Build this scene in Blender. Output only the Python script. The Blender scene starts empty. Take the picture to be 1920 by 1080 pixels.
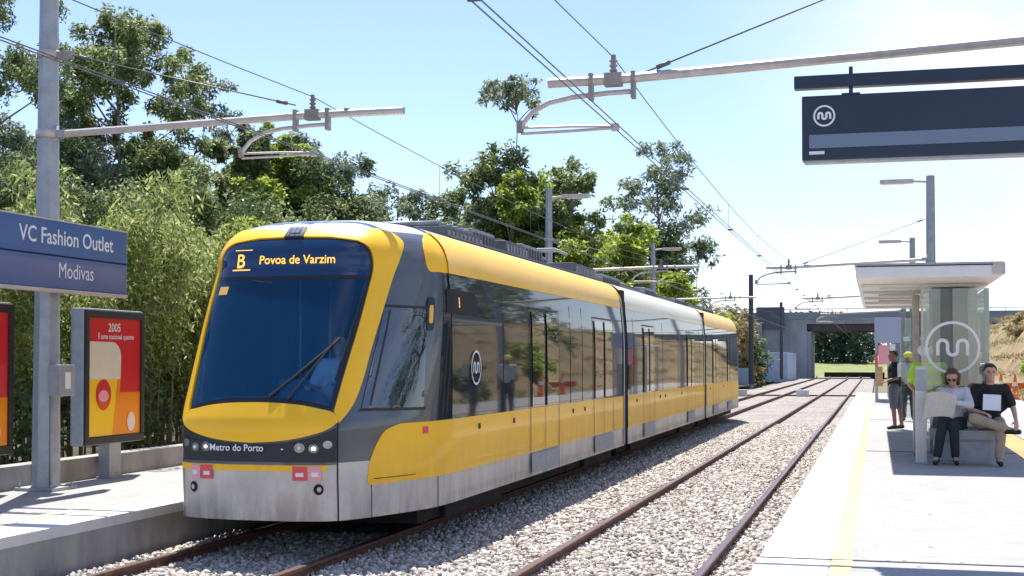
import bpy, bmesh, math, random, bisect
import numpy as np
from mathutils import Vector, Matrix, geometry
R = math.radians
SC = bpy.context.scene
# ---------------------------------------------------------------- camera, sky, sun, exposure
cam_d = bpy.data.cameras.new("camera"); cam = bpy.data.objects.new("camera", cam_d)
SC.collection.objects.link(cam)
cam.location = (0, 0, 1.728); cam.rotation_euler = (R(91.2), 0, R(15))
cam_d.sensor_width = 36; cam_d.lens = 2550 / 1920 * 36
cam_d.shift_y = 84 / 1920; cam_d.clip_start = .1; cam_d.clip_end = 3000
SC.camera = cam
SUN_EL = 65; SUN_AZ = math.atan2(.38, .925)       # azimuth from +Y towards -X
to_sun = Vector((-math.sin(SUN_AZ) * math.cos(R(SUN_EL)), math.cos(SUN_AZ) * math.cos(R(SUN_EL)), math.sin(R(SUN_EL))))
wd = bpy.data.worlds.new("World"); SC.world = wd; wd.use_nodes = True
nt = wd.node_tree; nt.nodes.clear()
wo = nt.nodes.new('ShaderNodeOutputWorld'); bg = nt.nodes.new('ShaderNodeBackground')
sky = nt.nodes.new('ShaderNodeTexSky'); sky.sky_type = 'NISHITA'; sky.sun_disc = False
sky.sun_elevation = R(SUN_EL); sky.sun_rotation = -SUN_AZ
sky.air_density = 1.0; sky.dust_density = .25; sky.ozone_density = 2.3
tc = nt.nodes.new('ShaderNodeTexCoord'); mp = nt.nodes.new('ShaderNodeMapping'); mp.inputs['Scale'].default_value = (1, 1, 2.4)
mp.inputs['Location'].default_value = (1.75, .6, .2)
nz = nt.nodes.new('ShaderNodeTexNoise'); nz.inputs['Scale'].default_value = 2.3; nz.inputs['Detail'].default_value = 9; nz.inputs['Roughness'].default_value = .58
cr = nt.nodes.new('ShaderNodeValToRGB'); cr.color_ramp.elements[0].position = .44; cr.color_ramp.elements[1].position = .74
cr.color_ramp.elements[1].color = (.8, .8, .8, 1)
mx = nt.nodes.new('ShaderNodeMixRGB'); mx.inputs[2].default_value = (5.9, 6.1, 6.5, 1)
L = nt.links.new
sx = nt.nodes.new('ShaderNodeSeparateXYZ'); mrx = nt.nodes.new('ShaderNodeMapRange'); mrx.interpolation_type = 'SMOOTHSTEP'
mrx.inputs['From Min'].default_value = -.17; mrx.inputs['From Max'].default_value = .06
mu = nt.nodes.new('ShaderNodeMath'); mu.operation = 'MULTIPLY'
L(tc.outputs['Generated'], sx.inputs[0]); L(sx.outputs['X'], mrx.inputs['Value'])
L(tc.outputs['Generated'], mp.inputs[0]); L(mp.outputs[0], nz.inputs[0]); L(nz.outputs[0], cr.inputs[0])
L(cr.outputs[0], mu.inputs[0]); L(mrx.outputs[0], mu.inputs[1]); L(mu.outputs[0], mx.inputs[0]); tn = nt.nodes.new('ShaderNodeMixRGB'); tn.blend_type = 'MULTIPLY'; tn.inputs[0].default_value = 1; tn.inputs[2].default_value = (.90, .87, 1, 1)
L(sky.outputs[0], tn.inputs[1]); L(tn.outputs[0], mx.inputs[1]); L(mx.outputs[0], bg.inputs[0]); L(bg.outputs[0], wo.inputs[0])
bg.inputs[1].default_value = .096
sd = bpy.data.lights.new("sun", 'SUN'); sd.energy = 4.0; sd.angle = R(.55); sd.color = (1, .955, .89)
sun = bpy.data.objects.new("sun", sd); SC.collection.objects.link(sun); sun.location = (0, 0, 40)
sun.rotation_euler = (-to_sun).to_track_quat('-Z', 'Y').to_euler()
SC.view_settings.view_transform = 'Standard'; SC.view_settings.look = 'None'
SC.view_settings.exposure = 1.13; SC.view_settings.gamma = 1
random.seed(4); rng = np.random.default_rng(4)

# ---------------------------------------------------------------- helpers
def tag(o, label=None, cat=None, group=None, kind=None):
    if label: o['label'] = label
    if cat: o['category'] = cat
    if group: o['group'] = group
    if kind: o['kind'] = kind
    return o
def empty(name, loc, label, cat, group=None, rz=0):
    o = bpy.data.objects.new(name, None); SC.collection.objects.link(o)
    o.empty_display_size = .2; o.location = loc; o.rotation_euler = (0, 0, rz)
    return tag(o, label, cat, group)
def link(name, me, m=None, parent=None):
    if m:
        me.materials.append(m)
    o = bpy.data.objects.new(name, me); SC.collection.objects.link(o); o.parent = parent
    return o
def copy_tree(o, parent=None):
    c = o.copy(); SC.collection.objects.link(c); c.parent = parent
    for ch in list(o.children): copy_tree(ch, c)
    return c
class MB:
    def __init__(s): s.v = []; s.f = []; s.sm = []
    def add(s, vs, fs, smooth=False):
        n = len(s.v); s.v += [tuple(v) for v in vs]
        for f in fs: s.f.append([i + n for i in f]); s.sm.append(smooth)
        return s
    def box(s, x0, x1, y0, y1, z0, z1):
        return s.add([(x0,y0,z0),(x1,y0,z0),(x1,y1,z0),(x0,y1,z0),(x0,y0,z1),(x1,y0,z1),(x1,y1,z1),(x0,y1,z1)],
            [(3,2,1,0),(4,5,6,7),(0,1,5,4),(1,2,6,5),(2,3,7,6),(3,0,4,7)])
    def bbox(s, x0, x1, y0, y1, z0, z1, b=.01):           # bevelled box
        bm = bmesh.new(); bmesh.ops.create_cube(bm, size=1)
        for v in bm.verts: v.co = Vector(((x0+x1)/2+v.co.x*(x1-x0), (y0+y1)/2+v.co.y*(y1-y0), (z0+z1)/2+v.co.z*(z1-z0)))
        bmesh.ops.bevel(bm, geom=bm.edges[:], offset=b, segments=2, affect='EDGES', profile=.7)
        bm.verts.index_update(); s.add([v.co[:] for v in bm.verts], [[v.index for v in f.verts] for f in bm.faces]); bm.free(); return s
    def cyl(s, p0, p1, r0, r1=None, n=12, cap=True):
        r1 = r0 if r1 is None else r1
        p0 = Vector(p0); p1 = Vector(p1); d = (p1-p0).normalized()
        a = d.orthogonal().normalized(); b = d.cross(a)
        vs = []
        for p, r in ((p0, r0), (p1, r1)):
            for i in range(n):
                t = 2*math.pi*i/n; vs.append(p + a*(r*math.cos(t)) + b*(r*math.sin(t)))
        s.add(vs, [(i, (i+1) % n, n+(i+1) % n, n+i) for i in range(n)], True)
        if cap: s.add(vs, [tuple(reversed(range(n))), tuple(range(n, 2*n))])
        return s
    def tube(s, pts, r, n=8):
        pts = [Vector(p) for p in pts]; rs = r if isinstance(r, (list, tuple)) else [r]*len(pts)
        vs = []; a = None
        for i, p in enumerate(pts):
            d = (pts[min(i+1, len(pts)-1)] - pts[max(i-1, 0)]).normalized()
            a = d.orthogonal().normalized() if a is None else (a - d*a.dot(d)).normalized()
            b = d.cross(a)
            for k in range(n):
                t = 2*math.pi*k/n; vs.append(p + a*(rs[i]*math.cos(t)) + b*(rs[i]*math.sin(t)))
        fs = [(i*n+k, i*n+(k+1) % n, (i+1)*n+(k+1) % n, (i+1)*n+k) for i in range(len(pts)-1) for k in range(n)]
        fs += [tuple(reversed(range(n))), tuple(range((len(pts)-1)*n, len(pts)*n))]
        return s.add(vs, fs, True)
    def sph(s, c, r, n=10, sc=(1,1,1)):
        vs = []; 
        for i in range(n+1):
            th = math.pi*i/n
            for k in range(n*2):
                ph = math.pi*k/n
                vs.append((c[0]+r*sc[0]*math.sin(th)*math.cos(ph), c[1]+r*sc[1]*math.sin(th)*math.sin(ph), c[2]+r*sc[2]*math.cos(th)))
        m = 2*n
        return s.add(vs, [(i*m+k, (i+1)*m+k, (i+1)*m+(k+1) % m, i*m+(k+1) % m) for i in range(n) for k in range(m)], True)
    def ext(s, poly, axis, a0, a1):                        # extrude 2D polygon along axis 'x','y','z'
        def P(p, a): return {'x': (a, p[0], p[1]), 'y': (p[0], a, p[1]), 'z': (p[0], p[1], a)}[axis]
        n = len(poly); vs = [P(p, a0) for p in poly] + [P(p, a1) for p in poly]
        return s.add(vs, [tuple(reversed(range(n))), tuple(range(n, 2*n))] + [(i, (i+1) % n, n+(i+1) % n, n+i) for i in range(n)])
    def build(s, name, m, parent=None, fix=True):
        me = bpy.data.meshes.new(name); me.from_pydata(s.v, [], s.f)
        me.polygons.foreach_set('use_smooth', s.sm)
        if fix:
            bm = bmesh.new(); bm.from_mesh(me); bmesh.ops.remove_doubles(bm, verts=bm.verts, dist=1e-5)
            bmesh.ops.recalc_face_normals(bm, faces=bm.faces)
            for e in bm.edges:
                if len(e.link_faces) == 2 and e.calc_face_angle(0) > .6: e.smooth = False
            bm.to_mesh(me); bm.free()
        me.update()
        return link(name, me, m, parent)
def npmesh(name, V, n, m, parent=None, smooth=False, F=None):  # V: (k*n,3) loose n-gons
    V = np.ascontiguousarray(V, dtype=np.float32); me = bpy.data.meshes.new(name)
    if F is None: F = np.arange(len(V)).reshape(-1, n)
    me.vertices.add(len(V)); me.vertices.foreach_set('co', V.ravel())
    me.loops.add(F.size); me.loops.foreach_set('vertex_index', F.astype(np.int32).ravel())
    k = len(F); me.polygons.add(k); me.polygons.foreach_set('loop_start', np.arange(k, dtype=np.int32)*n)
    me.update(calc_edges=True); me.validate()
    if smooth: me.polygons.foreach_set('use_smooth', [True]*k)
    return link(name, me, m, parent)

# ---------------------------------------------------------------- materials
def mat(name, col, rough=.5, metal=0, coat=0, var=0, vs=4, bump=0, bs=40, ior=1.5, emit=0, col2=None, det=6, coords='Object', coat_r=.05, stretch=(1,1,1), bd=.02):
    m = bpy.data.materials.new(name); m.use_nodes = True; t = m.node_tree; b = t.nodes['Principled BSDF']
    b.inputs['Base Color'].default_value = (*col, 1); b.inputs['Roughness'].default_value = rough
    b.inputs['Metallic'].default_value = metal; b.inputs['IOR'].default_value = ior
    b.inputs['Coat Weight'].default_value = coat; b.inputs['Coat Roughness'].default_value = coat_r
    if emit:
        b.inputs['Emission Color'].default_value = (*col, 1); b.inputs['Emission Strength'].default_value = emit
    if var or bump:
        c = t.nodes.new('ShaderNodeTexCoord'); mp = t.nodes.new('ShaderNodeMapping'); mp.inputs['Scale'].default_value = stretch
        t.links.new(c.outputs[coords], mp.inputs[0])
    if var:
        n = t.nodes.new('ShaderNodeTexNoise'); n.inputs['Scale'].default_value = vs; n.inputs['Detail'].default_value = det; n.inputs['Roughness'].default_value = .65
        r = t.nodes.new('ShaderNodeValToRGB'); r.color_ramp.elements[0].position = .32; r.color_ramp.elements[1].position = .68
        k = col2 or tuple(x*(1-var) for x in col)
        r.color_ramp.elements[0].color = (*k, 1); r.color_ramp.elements[1].color = (*(min(1, x*(1+var*.4)) for x in col), 1)
        t.links.new(mp.outputs[0], n.inputs[0]); t.links.new(n.outputs[0], r.inputs[0]); t.links.new(r.outputs[0], b.inputs['Base Color'])
        rr = t.nodes.new('ShaderNodeMapRange'); rr.inputs['To Min'].default_value = min(1, rough*1.25); rr.inputs['To Max'].default_value = rough*.85
        t.links.new(n.outputs[0], rr.inputs[0]); t.links.new(rr.outputs[0], b.inputs['Roughness'])
    if bump:
        n2 = t.nodes.new('ShaderNodeTexNoise'); n2.inputs['Scale'].default_value = bs; n2.inputs['Detail'].default_value = 4
        bp = t.nodes.new('ShaderNodeBump'); bp.inputs['Strength'].default_value = bump; bp.inputs['Distance'].default_value = bd
        t.links.new(mp.outputs[0], n2.inputs[0]); t.links.new(n2.outputs[0], bp.inputs['Height']); t.links.new(bp.outputs[0], b.inputs['Normal'])
        if coat: t.links.new(bp.outputs[0], b.inputs['Coat Normal'])
    return m
def glass_mat(name, tint, refl=.12, ior=1.5, rough=.02, op=0.0, opc=(.02,.05,.08)):
    m = bpy.data.materials.new(name); m.use_nodes = True; t = m.node_tree; t.nodes.clear()
    o = t.nodes.new('ShaderNodeOutputMaterial'); tr = t.nodes.new('ShaderNodeBsdfTransparent'); gl = t.nodes.new('ShaderNodeBsdfGlossy')
    tr.inputs[0].default_value = (*tint, 1); gl.inputs['Roughness'].default_value = rough; gl.inputs['Color'].default_value = (1, 1, 1, 1)
    df = t.nodes.new('ShaderNodeBsdfDiffuse'); df.inputs[0].default_value = (*opc, 1)
    m0 = t.nodes.new('ShaderNodeMixShader'); m0.inputs[0].default_value = op
    fr = t.nodes.new('ShaderNodeFresnel'); fr.inputs[0].default_value = ior
    ad = t.nodes.new('ShaderNodeMath'); ad.operation = 'ADD'; ad.use_clamp = True; ad.inputs[1].default_value = refl
    mx = t.nodes.new('ShaderNodeMixShader')
    t.links.new(fr.outputs[0], ad.inputs[0]); t.links.new(ad.outputs[0], mx.inputs[0])
    t.links.new(tr.outputs[0], m0.inputs[1]); t.links.new(df.outputs[0], m0.inputs[2])
    t.links.new(m0.outputs[0], mx.inputs[1]); t.links.new(gl.outputs[0], mx.inputs[2]); t.links.new(mx.outputs[0], o.inputs[0])
    return m
def leaf_mat(name, c0, c1, c2, transl=.35):
    m = bpy.data.materials.new(name); m.use_nodes = True; t = m.node_tree; b = t.nodes['Principled BSDF']; o = t.nodes['Material Output']
    g = t.nodes.new('ShaderNodeNewGeometry'); r = t.nodes.new('ShaderNodeValToRGB')
    r.color_ramp.elements[0].color = (*c0, 1); r.color_ramp.elements[1].color = (*c2, 1)
    e = r.color_ramp.elements.new(.55); e.color = (*c1, 1)
    t.links.new(g.outputs['Random Per Island'], r.inputs[0]); t.links.new(r.outputs[0], b.inputs['Base Color'])
    b.inputs['Roughness'].default_value = .5; b.inputs['IOR'].default_value = 1.4
    tl = t.nodes.new('ShaderNodeBsdfTranslucent'); mx = t.nodes.new('ShaderNodeMixShader'); mx.inputs[0].default_value = transl
    hs = t.nodes.new('ShaderNodeHueSaturation'); hs.inputs['Value'].default_value = 1.5; hs.inputs['Hue'].default_value = .485
    t.links.new(r.outputs[0], hs.inputs['Color']); t.links.new(hs.outputs[0], tl.inputs[0])
    t.links.new(b.outputs[0], mx.inputs[1]); t.links.new(tl.outputs[0], mx.inputs[2]); t.links.new(mx.outputs[0], o.inputs[0])
    return m
M = {}
M['yellow'] = mat('yellow_paint', (1.0, .54, .002), .42, coat=.18, var=.06, vs=1.2, bump=.006, bs=1.5)
M['anth'] = mat('anthracite_paint', (.055, .066, .085), .3, coat=.9, var=.15, vs=2, coat_r=.08)
M['band'] = mat('black_gloss_band', (.012, .015, .022), .5, coat=.08)
M['silver'] = mat('silver_skirt_paint', (.60, .56, .52), .42, metal=.25, coat=.2, var=.16, vs=2.2, bump=.04, bs=3)
M['roofpaint'] = mat('light_grey_roof_paint', (.50, .52, .55), .4, coat=.5, var=.12, vs=3)
M['white'] = mat('white_paint', (.74, .74, .73), .45, var=.06)
M['sideglass'] = mat('dark_tinted_side_glass', (.024, .03, .036), .03, ior=1.34, coat=.0, coat_r=.01, bump=.006, bs=1.1, bd=.05)
M['cabwin'] = glass_mat('cab_window_glass', (.45, .52, .55), .10, 1.5, .02, op=.25, opc=(.03, .04, .05))
M['cabglass'] = mat('cab_side_glass', (.02, .025, .03), .02, ior=1.5, coat=.25, coat_r=.01, bump=.006, bs=.9, bd=.04)
M['windglass'] = glass_mat('windscreen_painted_sky', (.60, .82, .96), .0, 1.42, .03, op=.20, opc=(.002, .14, .38))  # tinted glass; the diffuse blue paints in the reflected sky
M['black'] = mat('black_plastic', (.012, .013, .015), .5)
M['display'] = mat('display_glass', (.006, .035, .10), .12, coat=.5)
M['led'] = mat('amber_led', (1, .45, .06), .5, emit=.75)
M['gap'] = mat('dark_gap', (.01, .01, .012), .8)
M['rubber'] = mat('rubber_bellows', (.03, .03, .032), .75, var=.3, vs=8)
M['under'] = mat('dirty_underframe', (.016, .014, .013), .85, var=.4, vs=6, bump=.3, bs=20)
M['roofbox'] = mat('roof_equipment_grey', (.30, .31, .33), .55, metal=.2, var=.3, vs=6)
M['roofdark'] = mat('roof_equipment_dark', (.10, .105, .115), .6, var=.3, vs=6)
M['lamp_glass'] = mat('headlamp_glass', (.30, .31, .33), .06, coat=1, metal=.5)
M['lampon'] = mat('lit_headlamp', (1, .93, .82), .3, emit=2.2)
M['amber'] = mat('amber_indicator', (.85, .45, .05), .3, coat=.5)
M['redlabel'] = mat('red_label', (.72, .07, .10), .5)
M['pinklabel'] = mat('pale_red_label', (.80, .33, .38), .5)
M['text'] = mat('white_lettering', (.72, .76, .80), .5)
M['galv'] = mat('galvanised_steel', (.36, .39, .43), .5, metal=.35, var=.15, vs=7, bump=.03, bs=12)
M['galvl'] = mat('galvanised_tube', (.55, .50, .47), .45, metal=.3, var=.2, vs=9)
M['iron'] = mat('insulator_brown', (.30, .265, .25), .4, var=.3)
M['wire'] = mat('grey_copper_wire', (.13, .14, .14), .5, metal=.4)
M['rail'] = mat('rusty_rail', (.16, .068, .045), .75, var=.45, vs=14, bump=.2, bs=60, col2=(.07, .035, .028))
M['railtop'] = mat('worn_rail_head', (.22, .16, .14), .35, metal=.7, var=.3, vs=8, stretch=(1, .1, 1))
M['conc'] = mat('concrete_wall', (.36, .35, .335), .85, var=.30, vs=2.2, bump=.25, bs=45, stretch=(1, 1, .5))
M['concd'] = mat('weathered_bridge_concrete', (.31, .325, .36), .85, var=.35, vs=.5, bump=.2, bs=10, stretch=(1, 1, .3))
M['skylit_wall'] = mat('skylit_blue_concrete', (.40, .50, .64), .8, var=.18, vs=.6)  # concrete in shade; the blue skylight on it is put into the colour
M['signblue'] = mat('blue_sign_enamel', (.025, .10, .30), .35, coat=.2, var=.12, vs=2)
M['navy'] = mat('navy_sign_face', (.008, .022, .052), .4, coat=.1, var=.2, vs=2)
M['navyband'] = mat('grey_blue_display_strip', (.13, .17, .25), .3, coat=.5)
M['darkpost'] = mat('dark_grey_post', (.07, .075, .085), .7, var=.2)
M['asphalt'] = mat('asphalt', (.05, .05, .05), .9, var=.2)
M['skin'] = mat('skin', (.56, .32, .235), .5, var=.12, vs=20)
M['skind'] = mat('tanned_skin', (.30, .14, .09), .5, var=.12, vs=20)
M['hair'] = mat('dark_hair', (.018, .013, .011), .6, bump=.6, bs=90)
M['hairb'] = mat('brown_hair', (.09, .045, .03), .55, bump=.6, bs=90)
M['blackcloth'] = mat('black_cotton', (.014, .015, .020), .9, var=.3, vs=15, bump=.3, bs=25)
M['whitecloth'] = mat('white_cotton', (.62, .61, .66), .85, var=.12, vs=10, bump=.35, bs=22)
M['khaki'] = mat('khaki_cotton', (.40, .33, .235), .9, var=.18, vs=12, bump=.35, bs=22)
M['greycloth'] = mat('grey_cotton', (.13, .14, .17), .9, var=.25, vs=12, bump=.3, bs=22)
M['darktrous'] = mat('dark_green_trousers', (.018, .030, .034), .9, var=.25, vs=12, bump=.3, bs=22)
M['hivis'] = mat('hi_vis_fabric', (.52, .82, .07), .75, var=.15, vs=10, bump=.25, bs=22)
M['reflect'] = mat('grey_reflective_tape', (.50, .52, .53), .35)
M['shoe'] = mat('black_leather', (.012, .012, .014), .4)
M['paper'] = mat('newsprint', (.60, .56, .50), .8, var=.12, vs=25)
M['paperw'] = mat('white_paper', (.76, .78, .84), .7)
M['benchc'] = mat('bench_concrete', (.42, .44, .46), .7, var=.12, vs=5, bump=.1, bs=40)
M['stone'] = mat('brown_stone_column', (.13, .115, .095), .7, var=.35, vs=3, bump=.2, bs=20)
M['shglass'] = glass_mat('green_tinted_shelter_glass', (.84, .89, .87), .04, 1.5, .02, op=.07, opc=(.35, .42, .40))
M['steel'] = mat('brushed_steel', (.52, .53, .54), .35, metal=.75, var=.1)
M['lightpost'] = mat('pale_post_paint', (.60, .58, .54), .5, var=.1, vs=5)
M['orange'] = mat('orange_plastic', (.85, .16, .03), .5)
M['earth'] = mat('dry_earth', (.27, .19, .095), .95, var=.45, col2=(.15, .12, .05), vs=.55, bump=.5, bs=3, det=9, bd=.15)
M['orangeearth'] = mat('orange_earth', (.56, .32, .13), .95, var=.3, vs=2, bump=.4, bs=14)

def add_grime(m, z0, z1, col):
    t = m.node_tree; b = t.nodes['Principled BSDF']; src = b.inputs['Base Color'].links[0].from_socket
    c = t.nodes.new('ShaderNodeTexCoord'); sp = t.nodes.new('ShaderNodeSeparateXYZ'); mr = t.nodes.new('ShaderNodeMapRange')
    mr.inputs['From Min'].default_value = z0; mr.inputs['From Max'].default_value = z1; mr.inputs['To Min'].default_value = .75; mr.inputs['To Max'].default_value = 0
    mp = t.nodes.new('ShaderNodeMapping'); mp.inputs['Scale'].default_value = (3, 3, .7); n = t.nodes.new('ShaderNodeTexNoise'); n.inputs['Scale'].default_value = 2.2; n.inputs['Detail'].default_value = 9; n.inputs['Roughness'].default_value = .7
    r = t.nodes.new('ShaderNodeMapRange'); r.inputs['From Min'].default_value = .38; r.inputs['From Max'].default_value = .62
    mu = t.nodes.new('ShaderNodeMath'); mu.operation = 'MULTIPLY'; mx = t.nodes.new('ShaderNodeMixRGB'); mx.inputs[2].default_value = (*col, 1)
    k = t.links.new
    k(c.outputs['Object'], sp.inputs[0]); k(sp.outputs['Z'], mr.inputs['Value']); k(c.outputs['Object'], mp.inputs[0]); k(mp.outputs[0], n.inputs[0]); k(n.outputs[0], r.inputs['Value'])
    k(r.outputs[0], mu.inputs[0]); k(mr.outputs[0], mu.inputs[1]); k(mu.outputs[0], mx.inputs[0]); k(src, mx.inputs[1]); k(mx.outputs[0], b.inputs['Base Color'])
add_grime(M['silver'], .28, .80, (.24, .20, .16)); add_grime(M['yellow'], .5, 1.0, (.72, .40, .04))
add_grime(M['conc'], -.2, .33, (.20, .18, .155))
# ---------------------------------------------------------------- ground, ballast, platforms, rails
def ground_mat():
    m = mat('dry_ground', (.12, .13, .05), .95, var=.5, vs=.12, bump=.5, bs=2, col2=(.15, .11, .065), det=10)
    return m
g = MB().add([(-900,-60,-.36),(900,-60,-.36),(900,1500,-.36),(-900,1500,-.36)], [(0,1,2,3)]).build('ground', ground_mat(), fix=False)
tag(g, 'flat dry green and brown ground reaching the horizon', kind='structure')
def ballast_mat(name, k=1.0):
    m = bpy.data.materials.new(name); m.use_nodes = True; t = m.node_tree; b = t.nodes['Principled BSDF']; b.inputs['Roughness'].default_value = .9
    c = t.nodes.new('ShaderNodeTexCoord'); v = t.nodes.new('ShaderNodeTexVoronoi'); v.inputs['Scale'].default_value = 17
    r = t.nodes.new('ShaderNodeValToRGB'); r.color_ramp.interpolation = 'CONSTANT'
    cols = [(.16,.14,.125),(.33,.305,.28),(.24,.225,.21),(.42,.39,.36),(.28,.245,.215),(.37,.35,.33)]
    r.color_ramp.elements[0].color = (*cols[0], 1); r.color_ramp.elements[1].position = .16; r.color_ramp.elements[1].color = (*cols[1], 1)
    for i in range(2, 6):
        e = r.color_ramp.elements.new(.16*i); e.color = (*cols[i], 1)
    sp = t.nodes.new('ShaderNodeSeparateColor')
    n = t.nodes.new('ShaderNodeTexNoise'); n.inputs['Scale'].default_value = .5; n.inputs['Detail'].default_value = 6
    mr = t.nodes.new('ShaderNodeMixRGB'); mr.blend_type = 'MULTIPLY'; mr.inputs[0].default_value = .6
    r2 = t.nodes.new('ShaderNodeValToRGB'); r2.color_ramp.elements[0].position = .35; r2.color_ramp.elements[0].color = (.72, .62, .55, 1); r2.color_ramp.elements[1].position = .6; r2.color_ramp.elements[1].color = (1, 1, 1, 1)
    bp = t.nodes.new('ShaderNodeBump'); bp.inputs['Strength'].default_value = 1; bp.inputs['Distance'].default_value = .03; bp.invert = True
    t.links.new(c.outputs['Object'], v.inputs[0]); t.links.new(v.outputs['Color'], sp.inputs[0]); t.links.new(sp.outputs[0], r.inputs[0])
    t.links.new(c.outputs['Object'], n.inputs[0]); t.links.new(n.outputs[0], r2.inputs[0]); t.links.new(r.outputs[0], mr.inputs[1]); t.links.new(r2.outputs[0], mr.inputs[2])
    t.links.new(mr.outputs[0], b.inputs['Base Color']); t.links.new(v.outputs['Distance'], bp.inputs['Height']); t.links.new(bp.outputs[0], b.inputs['Normal'])
    return m
BZ = -.125
def shift(y):                                   # the line bends gently left beyond the overbridge
    return -max(0, y-140)**2/900
ys = [-20, 0, 20, 40, 60, 80, 100, 120, 140] + list(range(150, 330, 10))
mb = MB(); vs = []
for y in ys: vs += [(-6.68+shift(y)-(1.2 if y > 62 else 0), y, BZ), (-.84+shift(y)+(.6 if y > 62 else 0), y, BZ)]
mb.add(vs, [(2*i, 2*i+1, 2*i+3, 2*i+2) for i in range(len(ys)-1)])
tag(mb.build('trackbed', ballast_mat('ballast_bed'), fix=False), 'pale grey crushed stone trackbed under the two tracks', kind='structure')
# loose stones: one countless mass
def stone_mass():
    out = []; base = np.array([(-1,-1,-1),(1,-1,-1),(1,1,-1),(-1,1,-1),(-1,-1,1),(1,-1,1),(1,1,1),(-1,1,1)], float)
    Fb = np.array([(3,2,1,0),(4,5,6,7),(0,1,5,4),(1,2,6,5),(2,3,7,6),(3,0,4,7)])
    n1 = 120000
    y = 8 + 32*rng.random(n1)**1.35
    x = -6.66 + 5.80*rng.random(n1)
    keep = ~((x < -4.9) & (y > 13.5)); x = x[keep]; y = y[keep]; n = len(x)
    for rx in (-2.837, -1.402, -6.137, -4.702):
        pass
    sz = .0085 + .012*rng.random(n)**1.5
    V = np.repeat(base[None], n, 0)*(1 + .35*(rng.random((n, 8, 3))-.5))
    V *= sz[:, None, None]*(.6+.8*rng.random((n, 1, 3)))
    a = rng.random(n)*6.283; ca, sa = np.cos(a), np.sin(a)
    X = V[..., 0]*ca[:, None]-V[..., 1]*sa[:, None]; Y = V[..., 0]*sa[:, None]+V[..., 1]*ca[:, None]; Z = V[..., 2]
    b = (rng.random(n)-.5)*2; cb, sb = np.cos(b), np.sin(b)
    Y, Z = Y*cb[:, None]-Z*sb[:, None], Y*sb[:, None]+Z*cb[:, None]
    P = np.stack([X+x[:, None], Y+y[:, None], Z+BZ+.004+.03*rng.random(n)[:, None]], -1)
    F = (Fb[None]+8*np.arange(n)[:, None, None]).reshape(-1, 4)
    m = bpy.data.materials.new('ballast_stone'); m.use_nodes = True; t = m.node_tree; bs = t.nodes['Principled BSDF']; bs.inputs['Roughness'].default_value = .85
    gm = t.nodes.new('ShaderNodeNewGeometry'); r = t.nodes.new('ShaderNodeValToRGB'); r.color_ramp.elements[0].color = (.25, .21, .18, 1); r.color_ramp.elements[1].color = (.64, .60, .545, 1)
    e = r.color_ramp.elements.new(.35); e.color = (.35, .30, .26, 1); e = r.color_ramp.elements.new(.7); e.color = (.54, .50, .455, 1)
    t.links.new(gm.outputs['Random Per Island'], r.inputs[0]); t.links.new(r.outputs[0], bs.inputs['Base Color'])
    o = npmesh('ballast_stones', P.reshape(-1, 3), 4, m, F=F)
    tag(o, 'loose pale grey and brown crushed stones lying between and beside the rails', 'gravel', kind='stuff')
stone_mass()
RAILP = [(-.036,.0),(.036,.0),(.036,-.028),(.010,-.045),(.010,-.115),(.062,-.135),(.062,-.150),(-.062,-.150),(-.062,-.135),(-.010,-.115),(-.010,-.045),(-.036,-.028)]
def rail(x, label):
    o = empty('rail', (x, 0, 0), label, 'rail', 'steel rails of the two tracks')
    mb = MB(); n = len(RAILP); yy = [-15, 20, 60, 100, 140]+list(range(150, 320, 10)); vs = []
    for y in yy: vs += [(p[0]+shift(y), y, p[1]) for p in RAILP]
    mb.add(vs, [(i*n+k, i*n+(k+1) % n, (i+1)*n+(k+1) % n, (i+1)*n+k) for i in range(len(yy)-1) for k in range(n)]+[tuple(range(n))])
    mb.build('rail_body', M['rail'], o)
    mb = MB(); vs = []
    for y in yy: vs += [(-.026+shift(y), y, .0025), (.026+shift(y), y, .0025)]
    mb.add(vs, [(2*i, 2*i+1, 2*i+3, 2*i+2) for i in range(len(yy)-1)])
    mb.build('running_surface', M['railtop'], o, fix=False)
rail(-6.137, 'rusty rail nearest the left platform, running in under the front of the tram')
rail(-4.702, 'rusty rail under the near side of the tram, second from the left platform')
rail(-2.837, 'rusty rail in full sun on the empty track, on the side towards the tram')
rail(-1.402, 'rusty rail in full sun closest to the right platform edge')
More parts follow.
